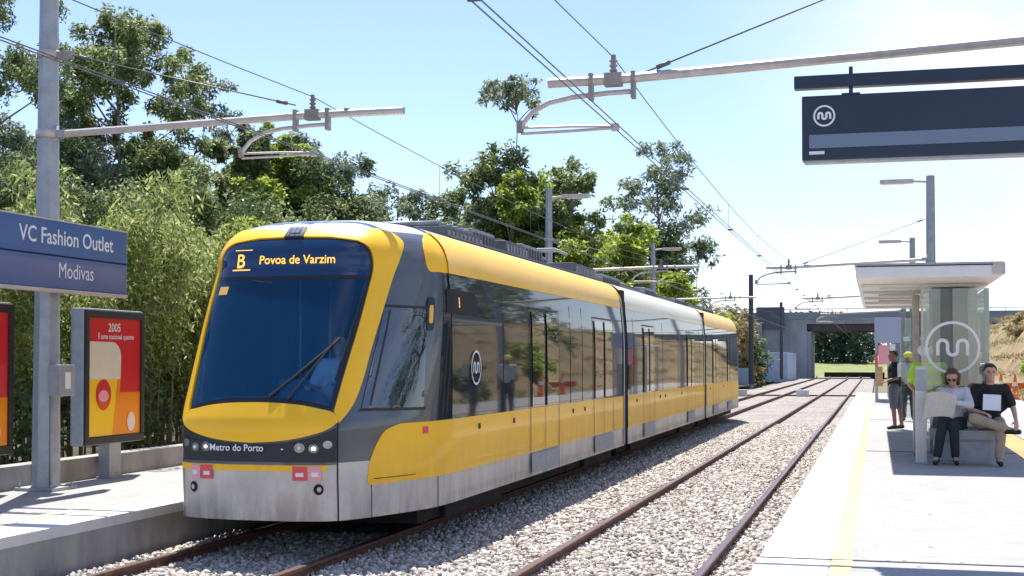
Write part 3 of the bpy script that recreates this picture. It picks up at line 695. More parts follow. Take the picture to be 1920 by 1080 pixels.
# dark light band, stripe, lights
patch('front_light_band', M['band'], TR, [(-.775, .83), (.775, .83), (.775, 1.13), (.60, 1.06), (.42, 1.02), (.2, .992), (0, .985), (-.2, .992), (-.42, 1.02), (-.60, 1.06), (-.775, 1.13)], .010, thick=.01)
patch('front_trim_lip', M['anth'], TR, rect(-.775, .775, .805, .826), .02, thick=.02)
patch('front_yellow_stripe', M['yellow'], TR, [(-.86, .745), (.68, .745), (.72, .80), (-.86, .80)], .006)
for sg in (1, -1):
    f = (lambda p: p) if sg == 1 else mir
    hl = patch('headlight', M['band'], TR, f(spl([(.31, .965), (.40, .925), (.58, .885), (.72, .90), (.775, .96), (.77, 1.04), (.66, 1.025), (.46, 1.0)], 3, True)), .018, thick=.012, step=.04)
    def disc(cs, ch, r, m_, nm, o_=.024): 
        return patch(nm, m_, hl, [(sg*cs+r*math.cos(a*math.pi/8), ch+r*.9*math.sin(a*math.pi/8)) for a in range(16)], o_, step=.03, thick=.01)
    disc(.455, .957, .048, M['lamp_glass'], 'headlamp_lens')
    disc(.455, .957, .014, M['lampon'] if sg == -1 else M['white'], 'headlamp_bulb', .030)
    disc(.58, .95, .044, M['lamp_glass'], 'headlamp_lens'); disc(.58, .95, .018, M['lampon'] if sg == 1 else M['white'], 'headlamp_bulb', .030)
    disc(.70, .985, .040, M['lamp_glass'], 'indicator_lens')
    rl = patch('bumper_label', M['redlabel'], TR, f(rect(.39, .52, .665, .79)), .011)
    patch('label_half', M['pinklabel'], rl, f(rect(.53, .645, .665, .79)), .0115)
    for q in ((.42, .49, .70, .735), (.56, .62, .70, .74)): patch('label_mark', M['white'], rl, f(rect(*q)), .014)
    ey = patch('towing_eye', M['gap'], TR, [(sg*.62+.045*math.cos(a*math.pi/8), .585+.05*math.sin(a*math.pi/8)) for a in range(16)], .008, step=.03)
    patch('eye_pin', M['silver'], ey, [(sg*.625+.02*math.cos(a*math.pi/4), .585+.024*math.sin(a*math.pi/4)) for a in range(8)], .012, step=.03)
    patch('corner_seam', M['gap'], TR, f(rect(.786, .80, .30, 1.17)), .0045)
    patch('door_seam', M['gap'], TR, f(rect(2.275, 2.287, .30, 2.62)), .0045)
    patch('skirt_seam', M['gap'], TR, f(rect(1.19, 1.198, .30, .63)), .0045)
    cw = patch('cab_side_window', M['cabwin'], TR, f(cwin), .007, thick=.007)
    patch('window_frame', M['black'], cw, f([(1.00, 1.275), (2.0, 1.26), (2.0, 1.287), (1.03, 1.298)]), .009)
    patch('window_frame', M['black'], cw, f([(1.105, 2.241), (1.9, 2.241), (1.9, 2.265), (1.11, 2.265)]), .009)
    patch('window_post', M['black'], cw, f([(1.125, 1.32), (1.15, 1.32), (1.24, 2.22), (1.215, 2.22)]), .010)
    sl = patch('side_marker_lamp', M['band'], TR, f(rrect(1.88, 2.04, 2.03, 2.36, .05)), .012, thick=.012)
    patch('amber_lens', M['amber'], sl, f(rrect(1.92, 2.0, 2.10, 2.28, .03)), .02, thick=.01)
    # side: silver / yellow / glazing / cantrail
    yp = spl([(1.14, .64), (1.18, .82), (1.28, .985), (1.40, 1.09), (1.62, 1.145)], 5)
    patch('yellow_side_panel', M['yellow'], TR, f([(LS, .60), (1.155, .60)] + yp + [(LS, 1.145)]), .006, thick=.006, step=.08)
    patch('shadow_gap', M['gap'], TR, f(rect(1.22, 1.85, .648, .654)), .010)
    patch('glazed_side_band', M['sideglass'], TR, f(rect(2.29, LS-.001, 1.15, 2.60)), .003, step=.08)
    cant = spl([(1.90, 3.06), (1.85, 2.95), (1.86, 2.72), (1.93, 2.625), (2.1, 2.622)], 4)
    patch('cantrail', M['yellow'], TR, f([(LS, 2.6205)] + [(LS, 3.42), (2.35, 3.40), (2.1, 3.30), (1.98, 3.20)] + cant), .006, thick=.006, step=.08)
    if sg == 1:
        ld = patch('side_display', M['gap'], TR, rrect(2.36, 3.52, 2.22, 2.46, .02), .012, thick=.01)
        put_text('B', .15, M['led'], ld, lambda u, v: SP(2.82+u, 2.28+v, .015), 'LEFT', .6, .001)
        put_emblem(.185, .022, M['text'], TR, lambda u, v: SP(sy(2.76)+u, 1.66+v, .016))
        patch('fuel_cap', M['redlabel'], TR, rrect(1.97, 2.07, 1.03, 1.10, .01), .010)
put_text('Metro do Porto', .085, M['text'], TR, fnF(-.41, .925, .026), 'LEFT', .97, .0015)
put_text('-', .085, M['text'], TR, fnF(.29, .925, .026), 'LEFT', .8, .002)
# wiper
wp = MB().tube([SP(.30, 1.37, .03), SP(.42, 1.55, .05), SP(.60, 1.86, .04)], .010, 6).build('wiper_arm', M['black'], TR)
MB().tube([SP(.12, 1.40, .025), SP(.34, 1.60, .026), SP(.58, 1.84, .025), SP(.66, 1.93, .025)], .014, 6).build('wiper_blade', M['black'], wp)
MB().tube([SP(.69, 1.55, .025), SP(.735, 1.9, .026), SP(.78, 2.3, .025)], .010, 6).build('wiper_blade', M['black'], wp)
# straight part helper for all sections
def hrow(hs, y0, y1, name, m, parent, off=0, both=True, sides=(1, -1)):
    o = None
    for sg in sides:
        mb = MB(); vs = []
        for h in hs:
            z, w = prof(h)
            for y in (y0, y1): vs.append((sg*(W0*w+off), y, z+ (off if h > HB+.3 else 0)))
        n = len(hs); mb.add(vs, [(2*i, 2*i+1, 2*i+3, 2*i+2) if sg > 0 else (2*i, 2*i+2, 2*i+3, 2*i+1) for i in range(n-1)], True)
        o = mb.build(name, m, parent)
    return o
def roofrow(h0, y0, y1, name, m, parent):
    hs = list(np.linspace(h0, HTOP, 14)); mb = MB(); vs = []
    prof_pts = [(-W0*prof(h)[1], prof(h)[0]) for h in hs] + [(W0*prof(h)[1], prof(h)[0]) for h in hs[::-1]]
    for y in (y0, y1): vs += [(p[0], y, p[1]) for p in prof_pts]
    n = len(prof_pts); mb.add(vs, [(i, i+1, n+i+1, n+i) for i in range(n-1)], True)
    return mb.build(name, m, parent)
C0 = _tab[-1][2]
roofrow(3.415, C0+.001, Y1, 'section_roof', M['roofpaint'], TR)
hrow([.30, .45, .598], C0+.001, Y1, 'skirt_panel', M['silver'], TR)
hrow([.60, .8, 1.0, 1.145], C0, Y1, 'yellow_side_panel', M['yellow'], TR, .006)
hrow([1.146, 1.5, 1.9, 2.1, 2.3, 2.45, 2.62], C0+.001, Y1, 'glazed_side_band', M['sideglass'], TR, .003)
hrow(list(np.linspace(2.621, 3.42, 10)), C0, Y1, 'cantrail', M['yellow'], TR, .006)
def endwall(y, parent, m='anth'):
    hs = [.3, .6, 1.1, 1.6, 2.1, 2.6]+list(np.linspace(2.7, HTOP, 12)); pts = [(W0*prof(h)[1]*.995, prof(h)[0]-.004) for h in hs]; pts = pts + [(-a, b) for a, b in pts[::-1]]
    n = len(pts); MB().add([(p[0], y, p[1]) for p in pts], [tuple(range(n))]).build('end_wall', M[m], parent, fix=False)
endwall(Y1, TR)
def section(y0, y1, cant_m):
    HS = [.30, .45, .59]; hrow(HS, y0, y1, 'skirt_panel', M['silver'], TR)
    hrow([.591, .8, 1.0, 1.145], y0, y1, 'yellow_side_panel', M['yellow'], TR, .006)
    hrow([1.146, 1.5, 1.9, 2.1, 2.3, 2.45, 2.62], y0, y1, 'glazed_side_band', M['sideglass'], TR, .0015)
    hrow(list(np.linspace(2.621, 3.42, 10)), y0, y1, 'cantrail', M[cant_m], TR, .006)
    roofrow(3.415, y0, y1, 'section_roof', M['roofpaint'], TR); endwall(y0, TR); endwall(y1, TR)
M['yellow_glare'] = mat('painted_glare_roof_edge', (.74, .64, .42), .42, coat=.35)  # sun glare on the middle cantrail painted in as a paler yellow
section(G1, Y2, 'yellow_glare'); section(G2, Y3-.9, 'yellow')
# tail cab as a short tapering end
for hs, nm, mm in (([.30, .59], 'tail_skirt', 'silver'), ([.591, 1.145], 'tail_yellow', 'yellow'), ([1.146, 2.0, 2.62], 'tail_shell', 'anth'), (list(np.linspace(2.621, 3.12, 5)), 'tail_cantrail', 'yellow'), (list(np.linspace(3.121, HTOP, 7)), 'tail_roof', 'roofpaint')):
    mb = MB(); vs = []
    pl = [(1, 0), (.985, .35), (.93, .8), (.80, 1.35), (.62, 1.75), (.3, 1.9), (0, 1.92)]
    pl = pl + [(-a, b) for a, b in pl[-2::-1]]
    for h in hs:
        z, w = prof(h); rk = .35*max(0, h-1.15)
        for a, b in pl: vs.append((a*W0*w, Y3-.9+b*(1-.28*max(0, (h-1.15)/2)) if h < 3.13 else Y3-.9+b*w, z))
    n = len(pl); mb.add(vs, [(i*n+k, i*n+k+1, (i+1)*n+k+1, (i+1)*n+k) for i in range(len(hs)-1) for k in range(n-1)], True).build(nm, M[mm], TR)
# articulations
for a, b in ((Y1, G1), (Y2, G2)):
    mb = MB(); k = 5
    for i in range(k):
        y = a+.02+(b-a-.04)*i/k; e = (b-a-.04)/k
        w = W0-.05; mb.bbox(-w, w, y+.006, y+e-.006, .35, 2.95, .02)
    mb.build('bellows', M['rubber'], TR)
    for sg in (1,):
        hrow([.33, 1.0, 1.9, 2.3, 2.62, 2.8, 2.95], a-.10, a+.0, 'articulation_frame', M['galv'], TR, .016)
# doors: dark gaps, leaves
def door(y0, y1, z0=.34):
    d = bpy.data.objects.new('door', None); SC.collection.objects.link(d); d.parent = TR
    ym = (y0+y1)/2
    for a, b in ((y0, ym-.008), (ym+.008, y1)):
        lf = hrow([1.16, 1.7, 2.1, 2.35], a+.07, b-.07, 'door_glass', M['cabglass'], d, .020, sides=(1,))
    hrow([z0, .58], y0+.03, y1-.03, 'door_sill', M['galv'], d, .022, sides=(1,))
    for y in (y0, ym, y1): hrow([.31, .9, 1.5, 2.0, 2.40], y-.012 if y != ym else y-.008, y+.012 if y != ym else y+.008, 'door_seal', M['band'], d, .017, sides=(1,))
    hrow([2.385, 2.405], y0, y1, 'door_seal', M['band'], d, .0175, sides=(1,))
    return d
for a, b in ((5.14, 6.70), (9.06, 10.62), (13.6, 14.9), (19.6, 20.9), (24.6, 25.8), (28.2, 29.4)): door(a, b)
# window pane outlines (thin dark gaps)
mb = []
for y in (3.9, 7.45, 8.25, 12.6, 16.0, 18.2, 21.9, 27.0): hrow([1.15, 1.7, 2.1, 2.5], y-.012, y+.012, 'pane_joint', M['gap'], TR, .006, sides=(1, -1))
for y in (2.9, 4.35, 7.6, 8.4, 12.9, 15.6, 16.3, 18.7, 24.0, 27.2):
    MB().bbox(W0+.001, W0+.018, y-.03, y+.03, 1.0, 1.06, .006).build('door_button', M['band'], TR)
# sub frame
for a, b in ((1.5, Y1-.1), (G1+.1, Y2-.1), (G2+.1, Y3-.9)): MB().box(-1.05, 1.05, a, b, .13, .32).build('underframe', M['under'], TR)
for y in (3.3, 10.2, 14.2, 20.6, 26.0):
    bo = MB().bbox(-1.12, 1.12, y-1.1, y+1.1, .12, .40, .03).build('bogie', M['under'], TR)
    for yy in (y-.85, y+.85):
        for x in (-.74, .74): MB().cyl((x-.06, yy, .30), (x+.06, yy, .30), .298, n=24).cyl((x-.08, yy, .30), (x+.08, yy, .30), .12, n=12).build('wheel', M['under'], bo)
# interior of the cab seen through the windscreen
cab = MB().box(-1.0, 1.0, .75, 2.5, .55, .62).build('cab_floor', M['black'], TR)
MB().box(-1.0, 1.0, 2.55, 2.6, .6, 2.7).build('cab_bulkhead', mat('cab_bulkhead', (.02, .07, .14), .8), TR)
MB().bbox(-.68, .68, .28, .72, 1.22, 1.33, .04).build('dashboard', mat('dashboard_grey', (.45, .55, .68), .6), TR)
for x in (-.55, -.20): MB().tube([(x, 2.3, .6), (x, 2.3, 2.6)], .018, 6).build('grab_pole', M['steel'], TR)
MB().bbox(-.62, -.02, 1.9, 2.3, 1.0, 1.55, .05).build('cab_cabinet', mat('cab_cabinet_blue', (.10, .22, .38), .7), TR)
st = MB().bbox(.03, .52, 1.55, 2.0, 1.02, 1.14, .04).bbox(.05, .50, 1.96, 2.08, 1.12, 1.85, .04).build('driver_seat', mat('seat_blue', (.02, .05, .12), .9), TR)
# roof equipment
def roofbox(y0, y1, w, z0, z1, m='roofbox', fins=0, name='roof_unit'):
    o = MB().bbox(-w, w, y0, y1, z0, z1, .03).build(name, M[m], TR)
    if fins:
        mb = MB(); n = int((y1-y0)/.14)
        for i in range(n):
            y = y0+.08+i*(y1-y0-.16)/max(1, n-1)
            mb.bbox(w+.001, w+.02, y-.04, y+.04, z0+.06, z1-.05, .006)
            if fins > 1: mb.bbox(-w*.9, w*.9, y-.035, y+.035, z1+.001, z1+.025, .006)
        mb.build('louvres', M['roofdark'] if m == 'roofbox' else M['roofbox'], o)
    return o
roofbox(3.2, 4.6, .80, 3.0, 3.24, 'roofdark', 1)
roofbox(4.7, 5.7,  .66, 3.0, 3.36, 'roofbox', 2)
roofbox(5.8, 6.9, .78, 3.0, 3.30, 'roofdark', 2)
roofbox(7.0, 8.1, .70, 3.0, 3.36, 'roofbox', 1)
roofbox(8.2, 9.0, .55, 3.0, 3.32, 'roofbox', 1)
roofbox(9.9, 11.5, .80, 3.0, 3.30, 'roofdark', 1)
for q in ((12.2, 13.8, .80, 3.22, 'roofbox', 2), (14.0, 16.4, .76, 3.17, 'roofdark', 1), (16.7, 18.0, .80, 3.22, 'roofbox', 2), (18.6, 20.8, .76, 3.16, 'roofdark', 1), (21.0, 22.7, .80, 3.2, 'roofbox', 1), (23.4, 26.0, .78, 3.18, 'roofdark', 1), (26.4, 29.0, .78, 3.2, 'roofbox', 2)):
    roofbox(q[0], q[1], q[2], 3.0, q[3]+.04, q[4], q[5])
mb = MB()
for i in range(6): MB().cyl((-.7, 3.3+i*.22, 3.275), (.7, 3.3+i*.22, 3.275), .035, n=8).build('roof_resistor_tube', M['roofbox'], TR)
for sg in (1, -1): MB().tube([(sg*.90, 3.0, 3.10), (sg*.90, 6, 3.10), (sg*.90, Y1-.2, 3.10)], .022, 6).build('roof_conduit', M['roofdark'], TR)
pan = MB().tube([(-.4, 9.2, 3.10), (.4, 9.2, 3.10)], .03).tube([(0, 9.2, 3.12), (0, 10.6, 3.30)], .03).tube([(0, 10.6, 3.30), (0, 9.4, 3.44)], .02).build('pantograph', M['roofdark'], TR)
MB().tube([(-.8, 9.35, 3.38), (-.6, 9.35, 3.47), (.6, 9.35, 3.47), (.8, 9.35, 3.38)], .02).tube([(-.6, 9.6, 3.46), (.6, 9.6, 3.46)], .016).build('pantograph_head', M['roofbox'], pan)
# ---------------------------------------------------------------- signs on the left platform
sg_ = empty('station_name_sign', (-8.50, 12.92, 2.85), 'blue two panel name sign reading VC Fashion Outlet and Modivas on the mast', 'name sign')
MB().bbox(-.05, .05, -1.24, 1.24, .012, .375, .008).build('upper_panel', M['signblue'], sg_)
MB().bbox(-.05, .05, -1.24, 1.24, -.345, -.004, .008).build('lower_panel', M['signblue'], sg_)
MB().bbox(-.056, .056, -1.245, 1.245, -.385, -.347, .006).bbox(-.056, .056, -1.245, 1.245, .376, .392, .004).build('frame_trim', M['galvl'], sg_)
MB().box(-.045, .045, -1.23, 1.23, -.004, .012).build('panel_gap', M['gap'], sg_)
MB().bbox(-.14, -.05, -.2, .2, -.2, .25, .01).build('mounting_bracket', M['galv'], sg_)
put_text('VC Fashion Outlet', .235, M['text'], sg_, lambda u, v: (.053, .05+u, .125+v), 'CENTER', .99, .003)
put_text('Modivas', .235, M['text'], sg_, lambda u, v: (.053, .20+u, -.225+v), 'CENTER', .88, .0)
M['adred'] = mat('poster_red', (.62, .016, .022), .3, coat=.6, coat_r=.03)
M['adorange'] = mat('poster_orange', (.85, .23, .01), .3, coat=.6, coat_r=.03)
M['adyellow'] = mat('poster_yellow', (.92, .56, .015), .3, coat=.6, coat_r=.03)
M['adfoam'] = mat('poster_cream', (.74, .66, .52), .3, coat=.6, coat_r=.03, var=.06)
M['adtext'] = mat('poster_white', (.80, .66, .66), .3, coat=.5)
def ad_panel(y, label):
    o = empty('advertising_panel', (-8.93, y, PZ), label, 'advert panel', 'advertising panels on the left platform')
    MB().bbox(-.075, .075, -.13, .13, 0, .47, .008).bbox(-.11, .11, -.17, .17, 0, .02, .004).build('foot', M['galv'], o)
    MB().bbox(-.12, .06, -.66, .66, .41, 2.02, .03).build('case', M['galv'], o)
    fr = MB(); z0, z1 = .42, 2.0
    fr.bbox(.0, .085, -.655, .655, z0, z0+.09, .01).bbox(.0, .085, -.655, .655, z1-.09, z1, .01).bbox(.0, .085, -.655, -.575, z0+.09, z1-.09, .01).bbox(.0, .085, .575, .655, z0+.09, z1-.09, .01)
    fr.build('frame', M['black'], o)
    p = MB().box(.05, .064, -.575, .575, z0+.09, z1-.09).build('poster', M['adred'], o)
    X = .066
    def fl(name, pts, m, x=X): MB().add([(x, a, b) for a, b in pts], [tuple(range(len(pts)))]).build(name, m, p, fix=False)
    fl('poster_lower_field', [(-.572, .515), (.572, .515), (.572, 1.02), (-.572, 1.02)], M['adorange'], X)
    g = [(-.572, .515), (-.06, .515), (.05, 1.18), (-.572, 1.18)]
    fl('beer', g, M['adyellow'], X+.002); fl('beer_shade', [(-.06, .515), (.03, .515), (.12, 1.18), (.05, 1.18)], M['adorange'], X+.003)
    fm = [(-.572, 1.181), (.12, 1.181), (.13, 1.45)] + [(.13-.20*(1-math.cos(a*math.pi/12)), 1.45+.18*math.sin(a*math.pi/12)) for a in range(1, 7)] + [(-.572, 1.63)]
    fl('foam', fm, M['adfoam'], X+.002)
    fl('round_badge', [(-.26+.165*math.cos(a*math.pi/10), 1.0+.185*math.sin(a*math.pi/10)) for a in range(20)], M['adred'], X+.006)
    fl('badge_mark', [(-.26+.11*math.cos(a*math.pi/10), .985+.07*math.sin(a*math.pi/10)) for a in range(20)], M['pinklabel'], X+.008)
    fl('small_badge', [(.36+.09*math.cos(a*math.pi/8), .66+.12*math.sin(a*math.pi/8)) for a in range(16)], M['adtext'], X+.006)
    put_text('2005', .14, M['adtext'], p, lambda u, v: (X+.002, -.02+u, 1.755+v), 'CENTER', 1.0, .003)
    put_text('É uma nacional quente', .088, M['adtext'], p, lambda u, v: (X+.002, .02+u, 1.665+v), 'CENTER', 1.0, .002)
    return o
ad1 = ad_panel(14.60, 'red and yellow beer advert in a black frame between the near mast and the tram')
ad2 = copy_tree(ad1); ad2.location.y = 11.93; tag(ad2, 'red and orange advert panel cut off by the left edge of the picture')
# ---------------------------------------------------------------- hanging information sign
hs_ = empty('hanging_information_sign', (.42, 10.82, 3.55), 'long dark navy passenger information sign hanging over the right platform with round white emblem', 'information sign')
MB().bbox(-1.03, 1.75, -.05, .05, .30, .40, .008).build('support_bar', M['navy'], hs_)
MB().bbox(-.97, 1.75, -.075, .075, -.265, .235, .012).build('panel', M['navy'], hs_)
MB().bbox(-.955, 1.74, -.062, .062, -.285, -.264, .004).build('lower_trim', M['galv'], hs_)
MB().box(-.915, 1.70, -.081, -.0755, -.175, -.07).build('display_strip', M['navyband'], hs_)
MB().box(-.915, -.80, -.081, -.0755, -.222, -.198).build('small_caption', M['text'], hs_)
for x in (-.60, 1.1): MB().bbox(x-.015, x+.015, -.02, .02, .23, .46, .004).bbox(x-.07, x+.07, -.03, .03, .233, .255, .004).build('hanger', M['navy'], hs_)
MB().bbox(.80, .90, .05, .40, .31, .39, .005).build('mast_bracket', M['galv'], hs_)
put_emblem(.083, .014, M['text'], hs_, lambda u, v: (-.80+u, -.0765, .075+v))
# ---------------------------------------------------------------- shelter
sh = empty('platform_shelter', (.66, 18.6, PZ), 'glass shelter with thick flat white roof and ringed emblem on its end pane', 'shelter')
rf = MB().bbox(-.92, .92, 0, 10.8, 2.50, 2.65, .02).build('roof', M['white'], sh)
MB().bbox(-.935, .935, -.015, 10.815, 2.662, 2.69, .004).build('roof_edge_trim', M['galv'], rf)
MB().bbox(.80, .955, -.022, .25, 2.53, 2.68, .01).build('gutter_box', M['galvl'], rf)
for y in (1.6, 3.6, 5.6, 7.6, 9.6): MB().bbox(-.86, .86, y-.03, y+.03, 2.46, 2.497, .006).build('roof_beam', M['white'], sh)
for y in (2.2, 4.6, 7.0): MB().bbox(-.62, -.05, y-.12, y+.12, 2.455, 2.497, .005).build('ceiling_light', M['white'], sh)
for y in (1.46, 5.0, 9.2): MB().bbox(.80, .86, y-.03, y+.03, 0, 2.42, .004).build('frame_post', M['galv'], sh)
endp = MB().box(-.02, .86, 1.395, 1.407, .30, 2.42).build('end_pane', M['shglass'], sh)
put_emblem(.37, .038, M['text'], endp, lambda u, v: (.37+u, 1.390, 1.59+v))
for a in (1.5, 4.1, 6.7): MB().box(.825, .837, a, a+2.5, .12, 2.42).build('rear_pane', M['shglass'], sh)
MB().bbox(-.05, -.02, 1.38, 1.42, 0, 2.42, .004).build('frame_post', M['galvl'], sh)
MB().bbox(-.2, .82, 8.9, 8.94, .3, 2.42, .004).build('end_pane', M['shglass'], sh)
MB().bbox(-.12, -.02, 3.2, 3.4, 0, 2.42, .01).build('roof_column', M['galvl'], sh); MB().bbox(.62, .74, 1.9, 2.1, 0, 2.42, .01).build('roof_column', M['galvl'], sh)
MB().bbox(.14, .66, 2.6, 3.6, 0, 2.50, .02).build('stone_core', M['stone'], sh)
MB().bbox(.165, .24, 2.575, 2.598, .3, 2.3, .004).build('core_shutter', M['under'], sh)
# bench
bn = empty('bench', (1.20, 19.72, PZ), 'pale grey concrete block bench under the shelter roof, with two people sitting on it', 'bench')
MB().bbox(-.50, .42, -.24, .24, .33, .46, .015).build('seat', M['benchc'], bn)
MB().bbox(-.44, .34, -.16, .20, 0, .328, .01).build('plinth', M['benchc'], bn)
MB().bbox(-.38, .28, -.172, -.162, .03, .30, .003).build('plinth_panel', M['galv'], bn)
# ticket validator post
vp = empty('ticket_validator', (.585, 19.45, PZ), 'chest high pale square post standing in front of the yellow vest', 'validator post')
MB().bbox(-.075, .075, -.06, .06, 0, 1.33, .02).build('post', M['lightpost'], vp)
MB().bbox(-.072, .072, -.066, -.0605, 1.0, 1.28, .004).build('reader_face', M['galv'], vp)
MB().bbox(-.10, .10, -.085, .085, 0, .02, .004).build('foot_plate', M['galv'], vp)
# far kiosk on the platform
kk = empty('information_kiosk', (.42, 48, PZ), 'grey information stand with pale blue header and red map at the far end', 'information stand')
MB().bbox(-.48, .45, -.10, .10, 2.02, 2.88, .02).build('header_panel', mat('grey_blue_panel', (.33, .38, .50), .5), kk)
for x in (-.42, .40): MB().bbox(x-.05, x+.05, -.05, .05, 0, 2.02, .008).build('post', M['galv'], kk)
MB().bbox(-.36, -.02, -.13, -.03, 1.30, 1.95, .01).build('red_map', M['pinklabel'], kk)
MB().bbox(-.46, -.37, -.14, -.06, 1.25, 1.62, .01).build('red_box', M['adred'], kk)
MB().bbox(.02, .20, -.13, -.03, 1.35, 1.98, .01).build('white_notice', M['white'], kk)
MB().bbox(-.40, -.22, -.1, -.02, .55, 1.22, .01).build('orange_box', M['orangeearth'], kk)
MB().bbox(-.45, .42, -.2, .2, 0, .12, .01).build('plinth', M['galv'], kk)
s2 = empty('small_shelter', (1.0, 52.5, PZ), 'small distant shelter frame with flat roof near the platform end', 'shelter')
MB().bbox(-.7, .7, 0, 3.5, 2.2, 2.3, .02).build('roof', M['white'], s2)
for x in (-.55, .55):
    for y in (.2, 3.3): MB().bbox(x-.04, x+.04, y-.04, y+.04, 0, 2.2, .006).build('post', M['galv'], s2)
MB().box(.50, .51, .3, 3.2, .2, 2.1).build('rear_pane', M['shglass'], s2)
# cones, barrier, hedge
def cone(x, y, label):
    o = empty('traffic_cone', (x, y, .30), label, 'cone', 'orange cones behind the right platform')
    MB().bbox(-.2, .2, -.2, .2, 0, .04, .01).cyl((0,0,.04), (0,0,.95), .15, .03, 14).build('cone_body', M['orange'], o)
    MB().cyl((0,0,.5), (0,0,.66), .103, .082, 14, False).build('white_band', M['white'], o)
cone(5.0, 54, 'taller orange cone just to the right of the seated man'); cone(4.75, 57, 'orange cone slightly further back, half behind the seated man')
bl = empty('barrier', (6.2, 62, .0), 'low red and white works barrier at the foot of the bank', 'barrier')
MB().bbox(-1, 1, -.04, .04, .55, .8, .01).build('board', M['orange'], bl)
for q in (-.8, .72): MB().bbox(q, q+.08, -.04, .04, -.1, .55, .01).build('leg', M['white'], bl)
# cable trough across the tracks
ct = MB().bbox(-8.2, -.9, 73.8, 74.25, -.13, -.06, .02).build('cable_trough', M['under']); tag(ct, 'dark cable trough crossing both tracks beyond the platform end', 'cable trough')
for x, l in ((-7.0, 'white junction box beside the far cable trough, left of both tracks'), (-3.77, 'white junction box between the two tracks at the cable trough')):
    o = MB().bbox(-.32, .32, -.25, .25, 0, .30, .03).bbox(-.36, .36, -.29, .29, .30, .34, .01).build('junction_box', M['white']); o.location = (x, 73.2, -.12); tag(o, l, 'junction box')

# ---------------------------------------------------------------- bridge and walls in the distance
br = empty('road_bridge', (0, 150, 0), 'grey concrete road bridge crossing over the tracks in the distance', 'bridge')
MB().box(-19, 30, 0, 9, 5.75, 6.25).build('deck', M['concd'], br)
M['beam'] = mat('dark_beam', (.075, .065, .062), .9, var=.3, vs=1)
for y in (.5, 2.5, 4.5, 6.5, 8.5): MB().box(-7.2, 1.6, y-.3, y+.3, 4.95, 5.745).build('beam', M['beam'], br)
MB().box(-30, 34, -.12, .12, 6.26, 7.02).build('parapet', mat('parapet_grey_blue', (.20, .25, .29), .8, var=.15), br)
mb = MB().box(-30, 34, -.04, .04, 7.32, 7.40)
for x in np.arange(-29, 34, 2.0): mb.box(x-.03, x+.03, -.03, .03, 7.02, 7.32)
mb.build('railing', M['galv'], br)
for q in ((-12.0, -7.25), (1.6, 7.5)): MB().box(q[0], q[1], 0, 9, -.3, 5.74).build('abutment', M['concd'], br)
MB().box(-12.6, -9.6, -.35, .0, 5.2, 7.6).build('corner_pier', mat('dark_parapet_pier', (.10, .11, .14), .85, var=.2), br)
MB().box(-7.24, -6.8, .2, 8.8, -.3, 5.1).build('inner_pillar', M['concd'], br)
wl = tag(MB().bbox(-10.4, -8.05, 130, 144, -.3, 2.55, .05).build('skylit_wall_block', M['skylit_wall']), 'shaded concrete wall block, coloured blue for the skylight, in front of the bridge abutment', 'wall')
wl2 = tag(MB().bbox(-13, -9.2, 105, 107, -.3, 1.2, .05).build('cabinet_wall', M['skylit_wall']), 'lower skylit blue wall beside the dark post at the tail of the tram', 'wall')
rw = tag(MB().bbox(-19.0, -12.0, 149.3, 150, -.3, 5.9, .05).build('retaining_wall', M['concd']), 'long grey retaining wall left of the bridge opening', 'wall')
hd = tag(MB().bbox(-5.9, .9, 163, 163.6, -.3, .45, .05).build('low_wall', M['under']), 'low dark wall crossing below the grass behind the bridge', 'wall')
gs = MB().add([(-60, 165, -.2), (12, 165, -.2), (30, 210, 1.6), (-60, 210, 2.4)], [(0, 1, 2, 3)]).build('grass_bank', mat('sunny_grass', (.17, .22, .05), .95, var=.4, vs=.5, col2=(.16, .15, .055)), fix=False)
tag(gs, 'sunlit green grass bank seen through the bridge opening', kind='structure')
# ---------------------------------------------------------------- trees and plants
M['bark'] = mat('pale_eucalyptus_bark', (.30, .26, .22), .85, var=.45, vs=3, stretch=(3, 3, .6))
M['barkd'] = mat('brown_bark', (.13, .09, .06), .9, var=.4, vs=5)
M['cane'] = mat('dry_cane', (.30, .22, .12), .8, var=.4, vs=3)
LM = {
 'euc': leaf_mat('eucalyptus_leaves', (.06, .10, .035), (.15, .21, .075), (.36, .40, .20), .48),
 'eucb': leaf_mat('blue_eucalyptus_leaves', (.085, .13, .09), (.17, .22, .14), (.34, .38, .27), .45),
 'lime': leaf_mat('lime_green_leaves', (.11, .18, .02), (.23, .32, .05), (.42, .48, .11), .52),
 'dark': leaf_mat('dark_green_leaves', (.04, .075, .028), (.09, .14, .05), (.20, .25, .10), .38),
 'willow': leaf_mat('yellow_green_bamboo_leaves', (.09, .14, .035), (.21, .27, .075), (.40, .42, .19), .48),
 'far': leaf_mat('far_wood_leaves', (.03, .06, .045), (.07, .115, .08), (.13, .18, .12), .25),
 'olive': leaf_mat('olive_brown_leaves', (.16, .14, .06), (.26, .22, .10), (.40, .33, .16), .38),
}
